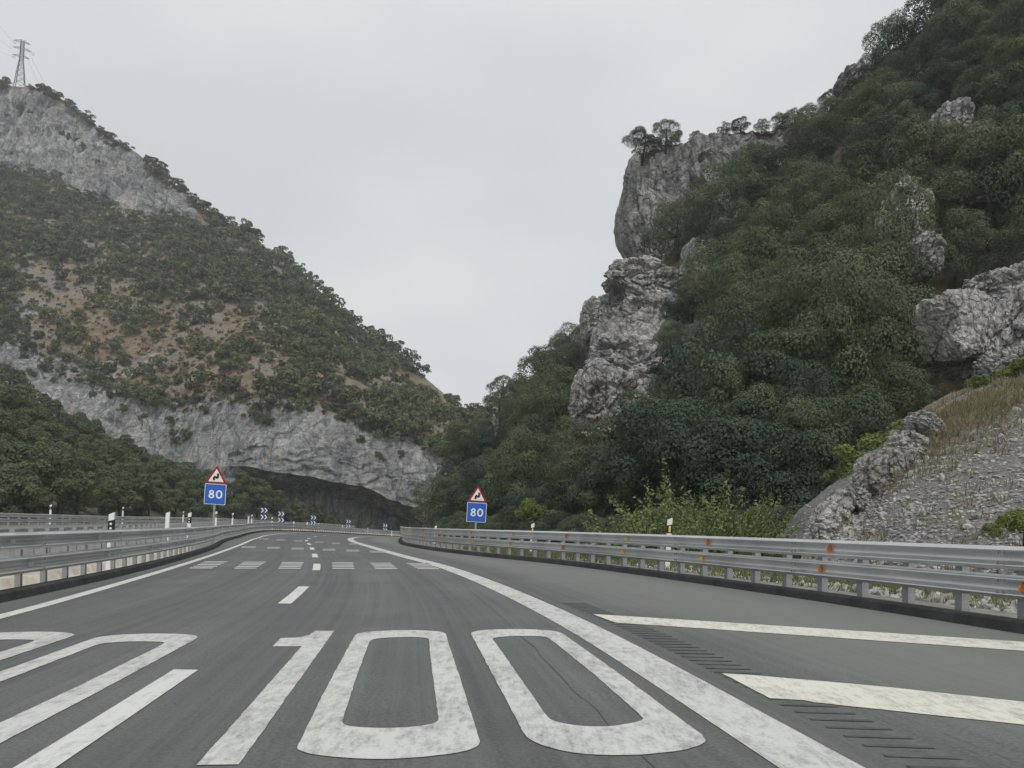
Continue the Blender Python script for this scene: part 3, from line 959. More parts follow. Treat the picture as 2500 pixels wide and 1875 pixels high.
def speed_sign(u, vbase, Y, zsq, side, zbase, label, rz):
    """Triangle over square advisory plate; zsq height of the square's lower edge, side length."""
    P = at(u, vbase, Y)
    root = empty('road_sign', (float(P[0]), Y, zbase), (0, R(3.0), rz), label, 'road sign', 'advisory speed signs')
    z0 = zsq - zbase
    S = side
    top = z0 + S + .02
    MB().box((0, .03, (top + S * .5) / 2), (.08, .045, top + S * .5)).build('post', M['post'], root)
    sq = rounded([(-S / 2, z0), (S / 2, z0), (S / 2, z0 + S), (-S / 2, z0 + S)], .05)
    pl = MB().prism(sq, -.012, .006).build('speed_plate', M['cream'], root)
    b = .022
    MB().prism(rounded([(-S / 2 + b, z0 + b), (S / 2 - b, z0 + b), (S / 2 - b, z0 + S - b), (-S / 2 + b, z0 + S - b)], .04), -.016, -.0125).build('blue_field', M['blue'], pl)
    cz = z0 + S * .5
    d8 = MB()
    x8, w8 = -S * .17, S * .065
    d8.ring(ell(x8, cz + S * .092, S * .118, S * .105), ell(x8, cz + S * .092, S * .050, S * .040), -.021, -.0165)
    d8.ring(ell(x8, cz - S * .092, S * .135, S * .118), ell(x8, cz - S * .092, S * .062, S * .050), -.0205, -.0164)
    d8.build('digit_eight', M['cream'], pl)
    MB().ring(ell(S * .185, cz, S * .155, S * .21), ell(S * .185, cz, S * .082, S * .135), -.021, -.0165).build('digit_zero', M['cream'], pl)
    ht = S * .90
    tri = [(-S * .52, top), (S * .52, top), (0, top + ht)]
    tp = MB().prism(rounded(tri, .045), -.012, .006).build('warning_plate', M['red'], root)
    c = (0, top + ht / 3)
    k = .70
    MB().prism(rounded([(c[0] + (x - c[0]) * k, c[1] + (z - c[1]) * k) for x, z in tri], .02), -.016, -.0125).build('white_field', M['cream'], tp)
    w = S * .052
    cl = [(-S * .10, top + ht * .17), (-S * .10, top + ht * .32), (-S * .075, top + ht * .37), (S * .045, top + ht * .30), (S * .075, top + ht * .33), (S * .08, top + ht * .55)]
    L, Rr = [], []
    for i, p in enumerate(cl):
        a, q = Vector(cl[max(i - 1, 0)]), Vector(cl[min(i + 1, len(cl) - 1)])
        t = (q - a).normalized()
        nn = Vector((-t.y, t.x))
        L.append(tuple(Vector(p) + nn * w)); Rr.append(tuple(Vector(p) - nn * w))
    mb = MB()
    for i in range(len(cl) - 1):
        mb.prism([L[i], L[i + 1], Rr[i + 1], Rr[i]], -.021 - .0002 * i, -.0165 - .0002 * i)
    mb.build('bend_arrow', M['black'], tp)
    return root

speed_sign(517, 1290, 33.2, 1.90, .90, -.1, 'blue 80 plate under double-bend warning triangle, left sign on the median', R(8))
speed_sign(1157, 1310, 35.0, 1.27, .90, -.4, 'blue 80 plate under double-bend warning triangle, right sign behind the right rail', R(0))

words = ['first', 'second', 'middle', 'fourth', 'last']
for i, (u, Y, zb, zg) in enumerate(((642, 82, 1.36, -.1), (684, 88, 1.07, -.3), (763, 102, .78, -.6), (849, 119, .36, -1.1), (939, 127, -.22, -1.6))):
    P = at(u, CY, Y)
    S = .74
    root = empty('chevron_sign', (float(P[0]), Y, zg), (0, R(2.6), R(6)), '%s double chevron panel along the bend, counted from the left%s' % (words[i], ', fifth of five' if i == 4 else ''), 'chevron sign', 'chevron panels on the bend')
    h = S * .9
    MB().box((0, .04, (zb - zg + 2 * h) / 2), (.09, .05, zb - zg + 2 * h)).build('post', M['post'], root)
    for k in (0, 1):
        z0 = zb - zg + k * (h + .06)
        pan = MB().prism(rounded([(-S / 2, z0), (S / 2, z0), (S / 2, z0 + h), (-S / 2, z0 + h)], .04), -.012, .006).build('panel', M['navy'], root)
        for c in (-1, 1):
            x0 = -.065 + c * .19
            t = .13
            MB().prism([(x0 - .10, z0 + .09), (x0 - .10 + t, z0 + .09), (x0 + .10 + t, z0 + h / 2), (x0 - .10 + t, z0 + h - .09), (x0 - .10, z0 + h - .09), (x0 + .10, z0 + h / 2)], -.017, -.0125).build('chevron', M['cream'], pan)

# ------------------------------------------------------------------ terrain sheets
ucol = lambda pts: curve(pts)
# left mountain levels, each a curve over the horizontal photo position
E_v = ucol([(-500, -60), (-200, 110), (0, 205), (113, 222), (170, 255), (226, 300), (282, 345), (350, 385), (390, 425), (452, 468), (497, 512), (542, 545), (610, 575), (650, 610), (700, 635),
            (768, 698), (836, 765), (904, 815), (983, 868), (1040, 925), (1085, 962), (1130, 1000), (1180, 1012), (1260, 1050), (1400, 1110)])
E_Y = ucol([(-500, 480), (0, 410), (282, 375), (497, 345), (700, 315), (900, 285), (1040, 265), (1180, 250), (1400, 240)])
D_v = ucol([(-500, 330), (0, 412), (113, 430), (170, 463), (294, 514), (373, 526), (430, 524), (486, 545), (542, 585), (610, 615), (700, 675), (836, 800), (983, 900), (1085, 985), (1180, 1035), (1400, 1130)])
D_Y = ucol([(-500, 440), (0, 378), (282, 348), (497, 328), (700, 300), (900, 272), (1040, 254), (1180, 240), (1400, 230)])
C_v = ucol([(-500, 690), (-200, 760), (0, 831), (45, 846), (147, 915), (226, 944), (339, 983), (430, 1003), (475, 995), (542, 983), (678, 995), (791, 1002), (859, 1028), (938, 1062), (1017, 1085), (1085, 1113), (1180, 1140), (1400, 1180)])
C_Y = ucol([(-500, 240), (0, 218), (226, 200), (430, 184), (600, 174), (800, 172), (1000, 172), (1180, 174), (1400, 180)])
B_v = ucol([(-500, 900), (0, 940), (150, 1000), (300, 1080), (430, 1130), (520, 1140), (590, 1138), (680, 1152), (790, 1170), (904, 1196), (960, 1222), (1040, 1250), (1085, 1262), (1180, 1280), (1400, 1290)])
B_Y = ucol([(-500, 222), (0, 203), (226, 188), (430, 176), (600, 165), (800, 160), (1000, 162), (1180, 166), (1400, 172)])

us = np.arange(-480, 1330, 4.2)
rec = 11 * sstep(560, 660, us) * (1 - sstep(1060, 1120, us))
e, ey, dv, dy, cv, cy_, bv, by = E_v(us), E_Y(us), D_v(us), D_Y(us), C_v(us), C_Y(us), B_v(us), B_Y(us)
def lev(v, Y): return at(us, v, Y)
L0 = lev(1400 + 0 * us, by + rec - 2)
L0[:, 2] = -8
L1 = lev(bv + 28 + rec * .6, by + rec + 1)
L2 = lev(bv, by)
L3 = lev(cv, cy_)
L4 = lev(dv, dy)
L5 = lev(e, ey)
L6 = L5 + np.array([0, 60, -12.0])
L7 = L5 + np.array([0, 260, -140.0])
segs = [(L0, L1, 26), (L1, L2, 20), (L2, L3, 64), (L3, L4, 84), (L4, L5, 46), (L5, L6, 8), (L6, L7, 5)]
rows, rid = [], []
for k, (a, b, n) in enumerate(segs):
    for t in np.linspace(0, 1, n, endpoint=(k == len(segs) - 1)):
        rows.append(a + (b - a) * t)
        rid.append(k + t)
MT = np.stack(rows, 1)          # (cols, rows, 3)
rid = np.array(rid)[None, :] + 0 * us[:, None]
U = us[:, None] + 0 * rid
cl_low = (sstep(.0, .1, rid)) * (1 - sstep(2.90, 3.12, rid))
upw = 1 - sstep(455, 505, U)
cl_up = sstep(3.90, 4.06, rid) * (1 - sstep(4.92, 5.0, rid)) * upw
rock = np.maximum(cl_low, cl_up)
fade_r = np.exp(-((U - 1120) / 60) ** 2) * sstep(4.6, 4.9, rid) * .9
rock = np.maximum(rock, fade_r)
# spurs of bare limestone on the slope above the lower cliff
spur = sstep(.12, .42, fbm(MT * [.02, .02, .02], 3, 5)) * (1 - sstep(3.0, 3.55, rid)) * sstep(2.6, 3.0, rid) * .75
rock = np.maximum(rock, spur)
du, dr = np.gradient(MT, axis=0), np.gradient(MT, axis=1)
nrm = np.cross(du, dr)
nrm /= np.linalg.norm(nrm, axis=-1)[..., None] + 1e-9
nrm *= np.where((nrm * -MT).sum(-1) < 0, -1, 1)[..., None]
far = np.clip(MT[..., 1] / 170, 1, 2.4)
WM = MT + 3.0 * np.stack([fbm(MT * .12 + k_ * 31, 3, 90 + k_) for k_ in range(3)], -1)
m1, m2, mr = voro(WM * [.11, .11, .045], 3)
n1, n2, nr = voro(WM * [.34, .34, .15], 4)
lipk = 1 - .7 * np.exp(-((rid - 2.0) / .12) ** 2)
disp = rock * far * lipk * (2.0 * fbm(MT * [.045, .045, .02], 4, 11) + 1.9 * (mr - .5) * sstep(0, .22, m2 - m1) + .75 * (nr - .5) * sstep(0, .2, n2 - n1) - .35 * np.exp(-(m2 - m1) / .05) + .55 * fbm(MT * [.40, .40, .06], 4, 27) + .12 * fbm(MT * [1.1, 1.1, .8], 3, 21))
disp += (1 - rock) * (2.2 * fbm(MT * .03, 3, 31) + .7 * fbm(MT * .25, 3, 33))
# bedding ledges just above the cave mouth
ledge = np.exp(-((rid - 2.22) / .22) ** 2) * (U > 560) * rock
l1, l2, lr = voro((WM + 2.0 * fbm(MT * .2, 3, 8)[..., None]) * [.10, .10, .75], 6)
disp += ledge * 1.5 * (lr - .5) * sstep(0, .15, l2 - l1)
edge_keep = 1 - .75 * np.exp(-((rid - 5.0) / .25) ** 2)
MT = MT + nrm * (disp * edge_keep)[..., None]
mme = mesh_np('mountain', MT.reshape(-1, 3), gridF(*MT.shape[:2]), M['mountain'], False, {'rock': ('POINT', rock)})
tag(obj('mountain', mme), kind='structure')

# hill carrying the front wood on the left
us2 = np.arange(-420, 700, 8.0)
W_v = ucol([(-420, 850), (-100, 925), (0, 962), (100, 1018), (200, 1075), (300, 1120), (400, 1160), (480, 1192), (560, 1212), (640, 1235), (700, 1262)])
W_Y = ucol([(-420, 125), (0, 132), (200, 138), (400, 142), (560, 146), (700, 150)])
foot = np.stack([at(u, CY, 1)[0] * 0 + u for u in us2])
F_Y = ucol([(-420, 46), (0, 62), (200, 78), (400, 100), (560, 118), (700, 130)])
a = at(us2, 1400, F_Y(us2)); a[:, 2] = -1.0
b = at(us2, W_v(us2), W_Y(us2))
c = b + np.array([-4, 35, -6.0])
HL = np.stack([a + (b - a) * t - np.array([0, 0, 1]) * (2.2 * math.sin(math.pi * t)) for t in np.linspace(0, 1, 26)] + [b + (c - b) * t for t in (.33, .66, 1.0)], 1)
HL[..., 2] += .9 * fbm(HL * .06, 3, 41)
hme = mesh_np('left_hill', HL.reshape(-1, 3), gridF(*HL.shape[:2]), M['hillside'], True, {'rock': ('POINT', np.zeros(HL.shape[:2]))})
tag(obj('left_hill', hme), kind='structure')

# right hillside
us3 = np.arange(1030, 3000, 8.0)
T_v = ucol([(1030, 1240), (1085, 1165), (1110, 1125), (1130, 1098), (1181, 1058), (1243, 955), (1300, 920), (1345, 868), (1413, 800), (1458, 758), (1514, 712), (1600, 610), (1700, 470), (1800, 400), (1900, 368),
            (1945, 335), (2010, 285), (2070, 215), (2147, 140), (2215, 95), (2300, 40), (2500, -100), (2800, -260), (3000, -340)])
T_Y = ucol([(1030, 118), (1085, 118), (1181, 128), (1345, 126), (1458, 122), (1600, 120), (1800, 118), (1945, 114), (2070, 110), (2215, 106), (2500, 98), (2800, 88), (3000, 80)])
FT_Y = ucol([(1030, 104), (1085, 88), (1243, 62), (1458, 47), (1700, 39), (1900, 36), (2100, 37), (2500, 36), (2800, 32), (3000, 30)])
a = at(us3, 1400, FT_Y(us3)); a[:, 2] = -1.2
b = at(us3, T_v(us3), T_Y(us3))
HR = np.stack([a + (b - a) * t - np.array([0, 0, 1.0]) * (3.0 * math.sin(math.pi * t)) for t in np.linspace(0, 1, 70)] + [b + np.array([2, 14, 2.5]) * t for t in (.3, .7, 1.0)] + [b + np.array([8, 60, -8.0])], 1)
rk = sstep(.18, .40, fbm(HR * [.05, .05, .03], 4, 52))
HR[..., 2] += 1.1 * fbm(HR * .07, 3, 43)
HR[..., 1] += 1.2 * fbm(HR * .12, 3, 47) + rk * .9 * blocks(HR, (.3, .3, .2), 9)
rme = mesh_np('right_hill', HR.reshape(-1, 3), gridF(*HR.shape[:2]), M['hillside'], True, {'rock': ('POINT', rk)})
tag(obj('right_hill', rme), kind='structure')

# ------------------------------------------------------------------ cliff tower on the right
def hillY(u, v):
    f_, t_ = float(FT_Y(u)), float(T_Y(u))
    k_ = (float(at(u, float(T_v(u)), t_)[2]) + 1.2) / (t_ - f_)
    e_ = (CY + ROLL * (u - CX) - v) / FPX
    return float(np.clip((k_ * f_ + 3.6) / max(k_ - e_, .05), f_, t_))

def rock_patch(name, left, right, depth, wrap, mat, amp, sc, seed, n=110, m=90, cap=9.0, label=None):
    """Rock face between two outlines given top to bottom; it curves away at its left edge."""
    lv = np.array(left, float); rv = np.array(right, float)
    s = np.linspace(0, 1, m)
    rs = lambda A: np.stack([np.interp(s, np.linspace(0, 1, len(A)), A[:, k]) for k in (0, 1)], 1)
    Lc, Rc = rs(lv), rs(rv)
    t = np.concatenate([np.linspace(0, 1, n)])
    uv = Lc[None] + (Rc - Lc)[None] * t[:, None, None]
    bulge = np.sqrt(np.clip(1 - (1 - np.clip(t / .28, 0, 1)) ** 2, 0, 1))
    Y = depth(t[:, None], s[None]) + wrap * (1 - bulge)[:, None]
    P = at(uv[..., 0], uv[..., 1], Y)
    # side that runs on behind the outline, then the top running back
    side = [P[0] + np.array([.55, 1.0, 0]) * d for d in (18, 9, 3)]
    P = np.concatenate([np.stack(side), P], 0)
    topb = [P[:, 0] + np.array([.3, 1.0, .03]) * d for d in (cap * 2, cap, cap * .35)]
    P = np.concatenate([np.stack(topb, 1), P], 1)
    gu, gr = np.gradient(P, axis=0), np.gradient(P, axis=1)
    nn = np.cross(gu, gr); nn /= np.linalg.norm(nn, axis=-1)[..., None] + 1e-9
    nn *= np.where((nn[n // 2, m // 2] * -P[n // 2, m // 2]).sum() < 0, -1, 1)
    Wp = P + 2.6 * np.stack([fbm(P * .25 + k_ * 31, 3, seed + 20 + k_) for k_ in range(3)], -1)
    f1, f2, rv_ = voro(Wp * np.array([1.2, 1.2, .42]) * sc, seed + 3)
    g1, g2, rw_ = voro(Wp * np.array([3.6, 3.6, 1.5]) * sc, seed + 5)
    d = amp * (1.3 * fbm(P * sc * [1, 1, .6], 4, seed) + .9 * (rv_ - .5) * sstep(0, .25, f2 - f1) + .40 * (rw_ - .5) * sstep(0, .2, g2 - g1) - .25 * np.exp(-(f2 - f1) / .04) + .42 * fbm(P * sc * [8, 8, 2.5], 5, seed + 7, .6))
    ed = np.ones(d.shape); ed[:3] = .15; ed[3:10] = np.linspace(.4, 1, 7)[:, None]; d = d * ed
    P = P + nn * d[..., None]
    me = mesh_np(name, P.reshape(-1, 3), gridF(*P.shape[:2]), mat, False)
    o = obj(name, me)
    return o, P

K = 1.1302
tower, TWP = rock_patch('cliff', [(x * K, y * K) for x, y in ((1425, 312), (1385, 326), (1362, 345), (1346, 380), (1340, 420), (1330, 460), (1323, 500), (1331, 535), (1346, 565), (1352, 590), (1350, 640))],
                        [(1790 * K, (250 + 40 * i) * K) for i in range(11)], lambda t, s: 112 - 4 * t - 1.5 * s, 9.0, M['rock'], 1.25, .16, 61, n=170, m=170)
tag(tower, 'grey limestone cliff tower standing out against the sky above the right wood', 'cliff')

def rock_mesh(name, dims, seed, n=22, amp=.16, block=.14, sq=3.2, mat=None, bed=0.0):
    """Angular boulder: a squared-off ball broken by facets and cracks."""
    bm = bmesh.new()
    bmesh.ops.create_cube(bm, size=2)
    bmesh.ops.subdivide_edges(bm, edges=bm.edges, cuts=n, use_grid_fill=True)
    V = np.array([v.co[:] for v in bm.verts])
    r = (np.abs(V) ** sq).sum(1) ** (1 / sq)
    V = V / r[:, None]
    d = 1 + amp * fbm(V * 1.3 + seed * 3.1, 4, seed) + block * blocks(V + seed, (1.6, 1.6, 1.3), seed + 2) + block * .45 * blocks(V + seed, (4.2, 4.2, 3.0), seed + 4) + .03 * fbm(V * 9, 3, seed)
    d += .05 * fbm(V * [5, 5, 16] + seed, 3, seed + 8)
    if bed: d += bed * np.sign(np.sin(V[:, 2] * 13 + 3 * fbm(V * 2, 2, seed)))
    V = V * d[:, None] * np.array(dims) / 2
    for v, c in zip(bm.verts, V): v.co = c
    me = bpy.data.meshes.new(name)
    bm.to_mesh(me); bm.free()
    me.materials.append(mat or M['rock_near'])
    return me

def rock_at(name, u, v, Y, w, h, dep, seed, parent=None, rot=(0, 0, 0), mat=None, **kw):
    """w, h in photo pixels at distance Y."""
    P = at(u, v, Y)
    me = rock_mesh(name, (w / FPX * Y, dep, h / FPX * Y), seed, mat=mat, **kw)
    loc = Vector(P) - (parent.location if parent else Vector((0, 0, 0)))
    return obj(name, me, parent, loc=loc, rot=rot)

oc = empty('rock_outcrop', tuple(at(1530, 1000, 100)), label='stepped grey rock outcrop below the cliff tower, half hidden by trees', cat='rock outcrop')
for (u, v, Y, w, h, dp, sd, rt) in ((1575, 690, 101, 165, 90, 8, 71, (.1, .15, .3)), (1480, 795, 100, 105, 125, 7, 72, (0, .1, .2)), (1575, 790, 103, 190, 150, 9, 73, (0, .12, .1)), (1515, 665, 103, 40, 50, 4, 76, (0, 0, .2)),
                                    (1545, 905, 99, 215, 150, 8, 74, (0, -.06, .15)), (1470, 975, 97, 120, 150, 7, 75, (0, .25, .3)), (1700, 860, 94, 85, 95, 6, 77, (0, .2, .5)), (1690, 910, 91, 70, 100, 5, 78, (0, .1, .1)),
                                    (1710, 655, 102, 80, 120, 6, 79, (0, .1, .2)), (1735, 720, 99, 75, 60, 5, 81, (0, .2, .4))):
    Yr = min(95.0, 31.0 / (.57 - (1285 - v) / 1850) - 6)      # just proud of the slope behind
    rock_at('rock', u, v, Yr, w * 1.12, h * 1.05, dp * .8, sd, oc, rt, M['rock_pale'], n=30, block=.11)
face, _ = rock_patch('cliff', [(1468, 735), (1438, 795), (1443, 850), (1436, 900), (1420, 965), (1402, 1025), (1390, 1060)], [(1680, 700), (1710, 770), (1700, 840), (1660, 890), (1640, 950), (1610, 1010), (1560, 1060)],
                     lambda t, s: 97 - 28 * s ** .85 - 1.5 * t, 6.0, M['rock_pale'], .9, .22, 131, n=120, m=120, cap=6.0)
tag(face, 'broad pale rock face under the stepped outcrop, left of the dense wood', 'cliff')
rb = rock_at('boulder', 2325, 803, 46, 138, 172, 3.4, 85, None, (0.05, -.14, .35), amp=.09, block=.03, sq=5, n=30)
tag(rb, 'big smooth-faced grey boulder at the top of the bank on the right edge', 'boulder')
ow = empty('rock_wall', tuple(at(2430, 800, 46)), label='broken rock wall right of the big boulder at the picture edge', cat='rock outcrop')
for (u, v, Y, w, h, dp, sd, rt) in ((2415, 815, 45.5, 95, 185, 3, 91, (0, .28, .1)), (2475, 790, 44.5, 85, 150, 3, 92, (0, .2, .2)), (2480, 700, 46.5, 80, 90, 3, 93, (0, .1, .5)), (2415, 700, 48, 90, 70, 3, 94, (0, .1, .2)),
                                    (2470, 890, 43.5, 70, 70, 2.2, 95, (0, .4, .1)), (2560, 780, 44, 110, 200, 4, 96, (0, .1, .2)), (2430, 895, 44, 70, 60, 2, 97, (0, 0, .6))):
    rock_at('rock', u, v, Y, w, h, dp, sd, ow, rt, n=18, block=.2)
for (u, v, Y, w, h, sd, lb) in ((2205, 545, 78, 90, 200, 101, 'narrow pale rock rib among trees high on the right hillside'), (2240, 640, 70, 60, 110, 102, 'small pale rock showing between trees above the big boulder'),
                                (2320, 300, 92, 70, 90, 103, 'pale rock patch high on the right hillside near the top edge')):
    tag(rock_at('rock', u, v, hillY(u, v) - 8.5, w, h, 4, sd, None, (0, .1, .2), M['rock_pale'], n=20, block=.12), lb, 'rock')
tag(rock_at('rock', 2085, 205, 105, 80, 62, 5, 104, None, (0, .7, .2), M['rock'], n=24), 'bare rock shoulder on the skyline of the right hillside', 'rock')

# ------------------------------------------------------------------ gravel bank at the right
us4 = np.arange(1960, 2900, 6.0)
GE_v = ucol([(1960, 1345), (1990, 1322), (2010, 1285), (2060, 1235), (2130, 1172), (2190, 1095), (2260, 1040), (2330, 990), (2400, 955), (2500, 922), (2700, 850), (2900, 790)])
GE_Y = ucol([(1960, 24), (2060, 26), (2130, 28), (2330, 32), (2500, 34), (2900, 34)])
GF_Y = ucol([(1960, 22), (2060, 21), (2200, 18.5), (2500, 15), (2700, 13), (2900, 11.5)])
a = at(us4, 1400, GF_Y(us4)); a[:, 2] = -.25
b = at(us4, GE_v(us4), GE_Y(us4))
TAL = np.stack([a + (b - a) * t for t in np.linspace(0, 1, 60)] + [b + np.array([.5, 4, .4]) * t for t in (.4, 1)] + [b + np.array([1, 9, -1.5])], 1)
TAL[..., 2] += .18 * fbm(TAL * .5, 4, 63) + .06 * fbm(TAL * 3, 3, 64)
def mat_talus():
    m, n, l, b = nmat('gravel_bank', 0.95, 0.1)
    p = geo(n)
    f = noise(n, l, p, 5.0, 5, 0.75)
    g = noise(n, l, p, .45, 5, 0.65)
    c = ramp(n, l, f, [(0.30, (0.085, 0.085, 0.082)), (0.55, (0.20, 0.195, 0.19)), (0.75, (0.34, 0.33, 0.315))])
    gr = N(n, 'Attribute', attribute_name='rock').outputs['Fac']
    e = math_(n, l, 'ADD', gr, math_(n, l, 'MULTIPLY', math_(n, l, 'SUBTRACT', g, 0.5), 1.6))
    c = mix(n, l, ramp_f(n, l, e, .42, .62), c, ramp(n, l, f, [(0.3, (0.12, 0.10, 0.065)), (0.7, (0.30, 0.25, 0.17))]))
    l.new(c, b.inputs['Base Color'])
    bump(n, l, b, f, 1.0, .12)
    return m
tu, tv = img(TAL)
grassy = sstep(0, 1, (1255 - tv - (tu - 2060) * .42 + 20) / 170.0) * (.50 + .45 * sstep(-.25, .25, fbm(TAL * .45, 3, 77))) * sstep(2080, 2260, tu)
tme = mesh_np('gravel_bank', TAL.reshape(-1, 3), gridF(*TAL.shape[:2]), mat_talus(), True, {'rock': ('POINT', grassy)})
bank = tag(obj('gravel_bank', tme), kind='structure')

rng = np.random.default_rng(7)
def small_stone(seed):
    bm = bmesh.new()
    bmesh.ops.create_icosphere(bm, subdivisions=1, radius=.5)
    r_ = np.random.default_rng(seed)
    for v in bm.verts:
        v.co *= .7 + .55 * r_.random()
        v.co.z *= .7
    V = np.array([v.co[:] for v in bm.verts]); F = np.array([[q.index for q in f.verts] for f in bm.faces])
    bm.free()
    return V, F
protoS = [small_stone(200 + i) for i in range(6)]
protoM = []
for i, (V, F) in enumerate(protoS):
    protoM.append(mesh_pd('stone_%d' % i, V, F, M['stone']))
def rotm(r_):
    q = r_.normal(size=4); q /= np.linalg.norm(q)
    w, x, y, z = q
    return np.array([[1 - 2 * (y * y + z * z), 2 * (x * y - z * w), 2 * (x * z + y * w)], [2 * (x * y + z * w), 1 - 2 * (x * x + z * z), 2 * (y * z - x * w)], [2 * (x * z - y * w), 2 * (y * z + x * w), 1 - 2 * (x * x + y * y)]])
nst = 0
VV, FF, base = [], [], 0
TI = [(i, j) for i in range(TAL.shape[0] - 1) for j in range(0, 61)]
for k in range(15000):
    i, j = TI[rng.integers(len(TI))]
    if rng.random() < grassy[i, j] * .93: continue
    p = TAL[i, j] + (TAL[i + 1, j] - TAL[i, j]) * rng.random() + (TAL[i, j + 1] - TAL[i, j]) * rng.random()
    if p[1] < 7: continue
    s = .035 + .12 * rng.random() ** 2.2
    V, F = protoS[k % 6]
    VV.append(V @ rotm(rng).T * s * np.array([1.3, 1, .8]) + p + [0, 0, s * .12])
    FF.append(F + base); base += len(V)
tag(obj('loose_gravel', mesh_np('loose_gravel', np.concatenate(VV), np.concatenate(FF), M['stone'])), 'loose grey gravel covering the bank on the right', 'gravel', kind='stuff')
for k in range(190):
    for _ in range(20):
        i, j = TI[rng.integers(len(TI))]
        if rng.random() > grassy[i, j] * .8 and img(TAL[i, j])[0] < 2560: break
    s = .15 + .20 * rng.random() ** 2
    obj('stone', protoM[k % 6], bank, loc=TAL[i, j] + [0, 0, s * .1], rot=tuple(rng.random(3) * 6.28), scale=(s * 1.3, s, s * .75))
# rubble along the ditch under the rail
VV, FF, base = [], [], 0
for k in range(900):
    Y = 6 + 20 * rng.random()
    x = float(xKR(Y)) + 1.9 + 1.2 * rng.random()
    s = .08 + .22 * rng.random() ** 2
    V, F = protoS[k % 6]
    VV.append(V @ rotm(rng).T * s + [x, Y, -.02]); FF.append(F + base); base += len(V)
tag(obj('ditch_rubble', mesh_np('ditch_rubble', np.concatenate(VV), np.concatenate(FF), M['stone'])), 'pale rubble lining the ditch behind the right rail', 'rubble', kind='stuff')

lb = empty('rock_ledge', tuple(at(2100, 1230, 27)), label='broken bedded rock edge along the left side of the gravel bank', cat='rock outcrop')
for k, (u, v, Y, w, h, dp, sd, rt) in enumerate(((2030, 1275, 24.5, 50, 85, 1.0, 111, (0, .5, .2)), (2060, 1245, 25, 50, 90, 1.0, 112, (0, .55, .1)), (2100, 1225, 25.5, 45, 55, .9, 113, (0, .4, .3)), (2140, 1165, 26.5, 60, 95, 1.2, 114, (0, .3, .2)),
                                                 (2185, 1150, 27, 60, 90, 1.2, 115, (0, .45, .1)), (2225, 1100, 28, 80, 70, 1.2, 116, (0, .6, .2)), (2275, 1055, 29, 90, 55, 1.2, 117, (0, .65, .3)), (2170, 1200, 26.4, 55, 50, .9, 118, (0, .2, .5)),
                                                 (2010, 1312, 24, 45, 50, .9, 119, (0, .3, .2)), (2240, 1135, 27.5, 60, 50, 1, 120, (0, .5, .2)))):
    rock_at('rock', u - 14, v - 8, Y, w, h, dp, sd, lb, rt, n=24, block=.07, sq=4, amp=.14, bed=.03)

# ------------------------------------------------------------------ vegetation prototypes
def leaf_quads(C, Nn, size, r_, aspect=.62):
    n = len(C)
    t = r_.normal(size=(n, 3))
    t -= Nn * (t * Nn).sum(1)[:, None]
    t /= np.linalg.norm(t, axis=1)[:, None] + 1e-9
    b = np.cross(Nn, t)
    s = size * (.65 + .7 * r_.random(n))[:, None]
    V = np.stack([C - t * s * .5 - b * s * .12, C - b * s * aspect * .5 + t * s * .05, C + t * s * .5 + b * s * .1, C + b * s * aspect * .5 - t * s * .05], 1)
    return V.reshape(-1, 3), np.arange(n * 4).reshape(n, 4)

def crown(r_, rx, rz, zc, nl, leaves, size, up=.30, lobe=(.24, .38), jit=.33):
    dirs = r_.normal(size=(nl, 3)); dirs[:, 2] = dirs[:, 2] * .9 + up
    dirs /= np.linalg.norm(dirs, axis=1)[:, None]
    cen = dirs * (.62 + .26 * r_.random((nl, 1))) * np.array([rx, rx, rz])
    rad = (lobe[0] + (lobe[1] - lobe[0]) * r_.random(nl)) * (rx + rz) / 2
    cen = np.concatenate([cen, [[0, 0, 0]]]); rad = np.append(rad, .55 * (rx + rz) / 2)
    li = r_.choice(len(rad), leaves * 2, p=rad ** 2 / (rad ** 2).sum())
    d = r_.normal(size=(len(li), 3)); d /= np.linalg.norm(d, axis=1)[:, None]
    d[:, 2] = np.where(d[:, 2] < -.45, -d[:, 2], d[:, 2])
    rr = rad[li] * (.82 + .30 * r_.random(len(li)) ** 1.8)
    C = cen[li] + d * rr[:, None] * np.array([1, 1, .82])
    dist = np.linalg.norm(C[:, None] - cen[None], axis=2) / rad[None]
    dist[np.arange(len(li)), li] = 9
    keep = dist.min(1) > .80
    C, d, li = C[keep][:leaves], d[keep][:leaves], li[keep][:leaves]
    Nn = d + jit * r_.normal(size=d.shape) + [0, 0, .2]
    Nn /= np.linalg.norm(Nn, axis=1)[:, None]
    V, F = leaf_quads(C + [0, 0, zc], Nn, size, r_)
    lt = r_.random(len(rad))
    tint = np.clip(.60 * lt[li] + .18 * r_.random(len(li)) + .12, 0, 1)
    return V, F, tint, cen + [0, 0, zc]

def trunk_mb(r_, H, rad, cen, nlimb=5, zc=0):
    mb = MB()
    bend = r_.normal(size=2) * H * .05
    mb.tube([(0, 0, -.6), (bend[0] * .3, bend[1] * .3, H * .25), (bend[0], bend[1], H * .55), (bend[0] * 1.2, bend[1] * 1.2, H * .80)], [rad * 1.25, rad, rad * .7, rad * .3], 7)
    for k in range(nlimb):
        c = cen[r_.integers(len(cen))]
        s = Vector((bend[0] * .7, bend[1] * .7, H * (.3 + .25 * r_.random())))
        e_ = Vector(c)
        mid = s.lerp(e_, .5) + Vector((0, 0, -.04 * H))
        mb.tube([s, mid, e_], [rad * .5, rad * .32, rad * .12], 5)
    return mb

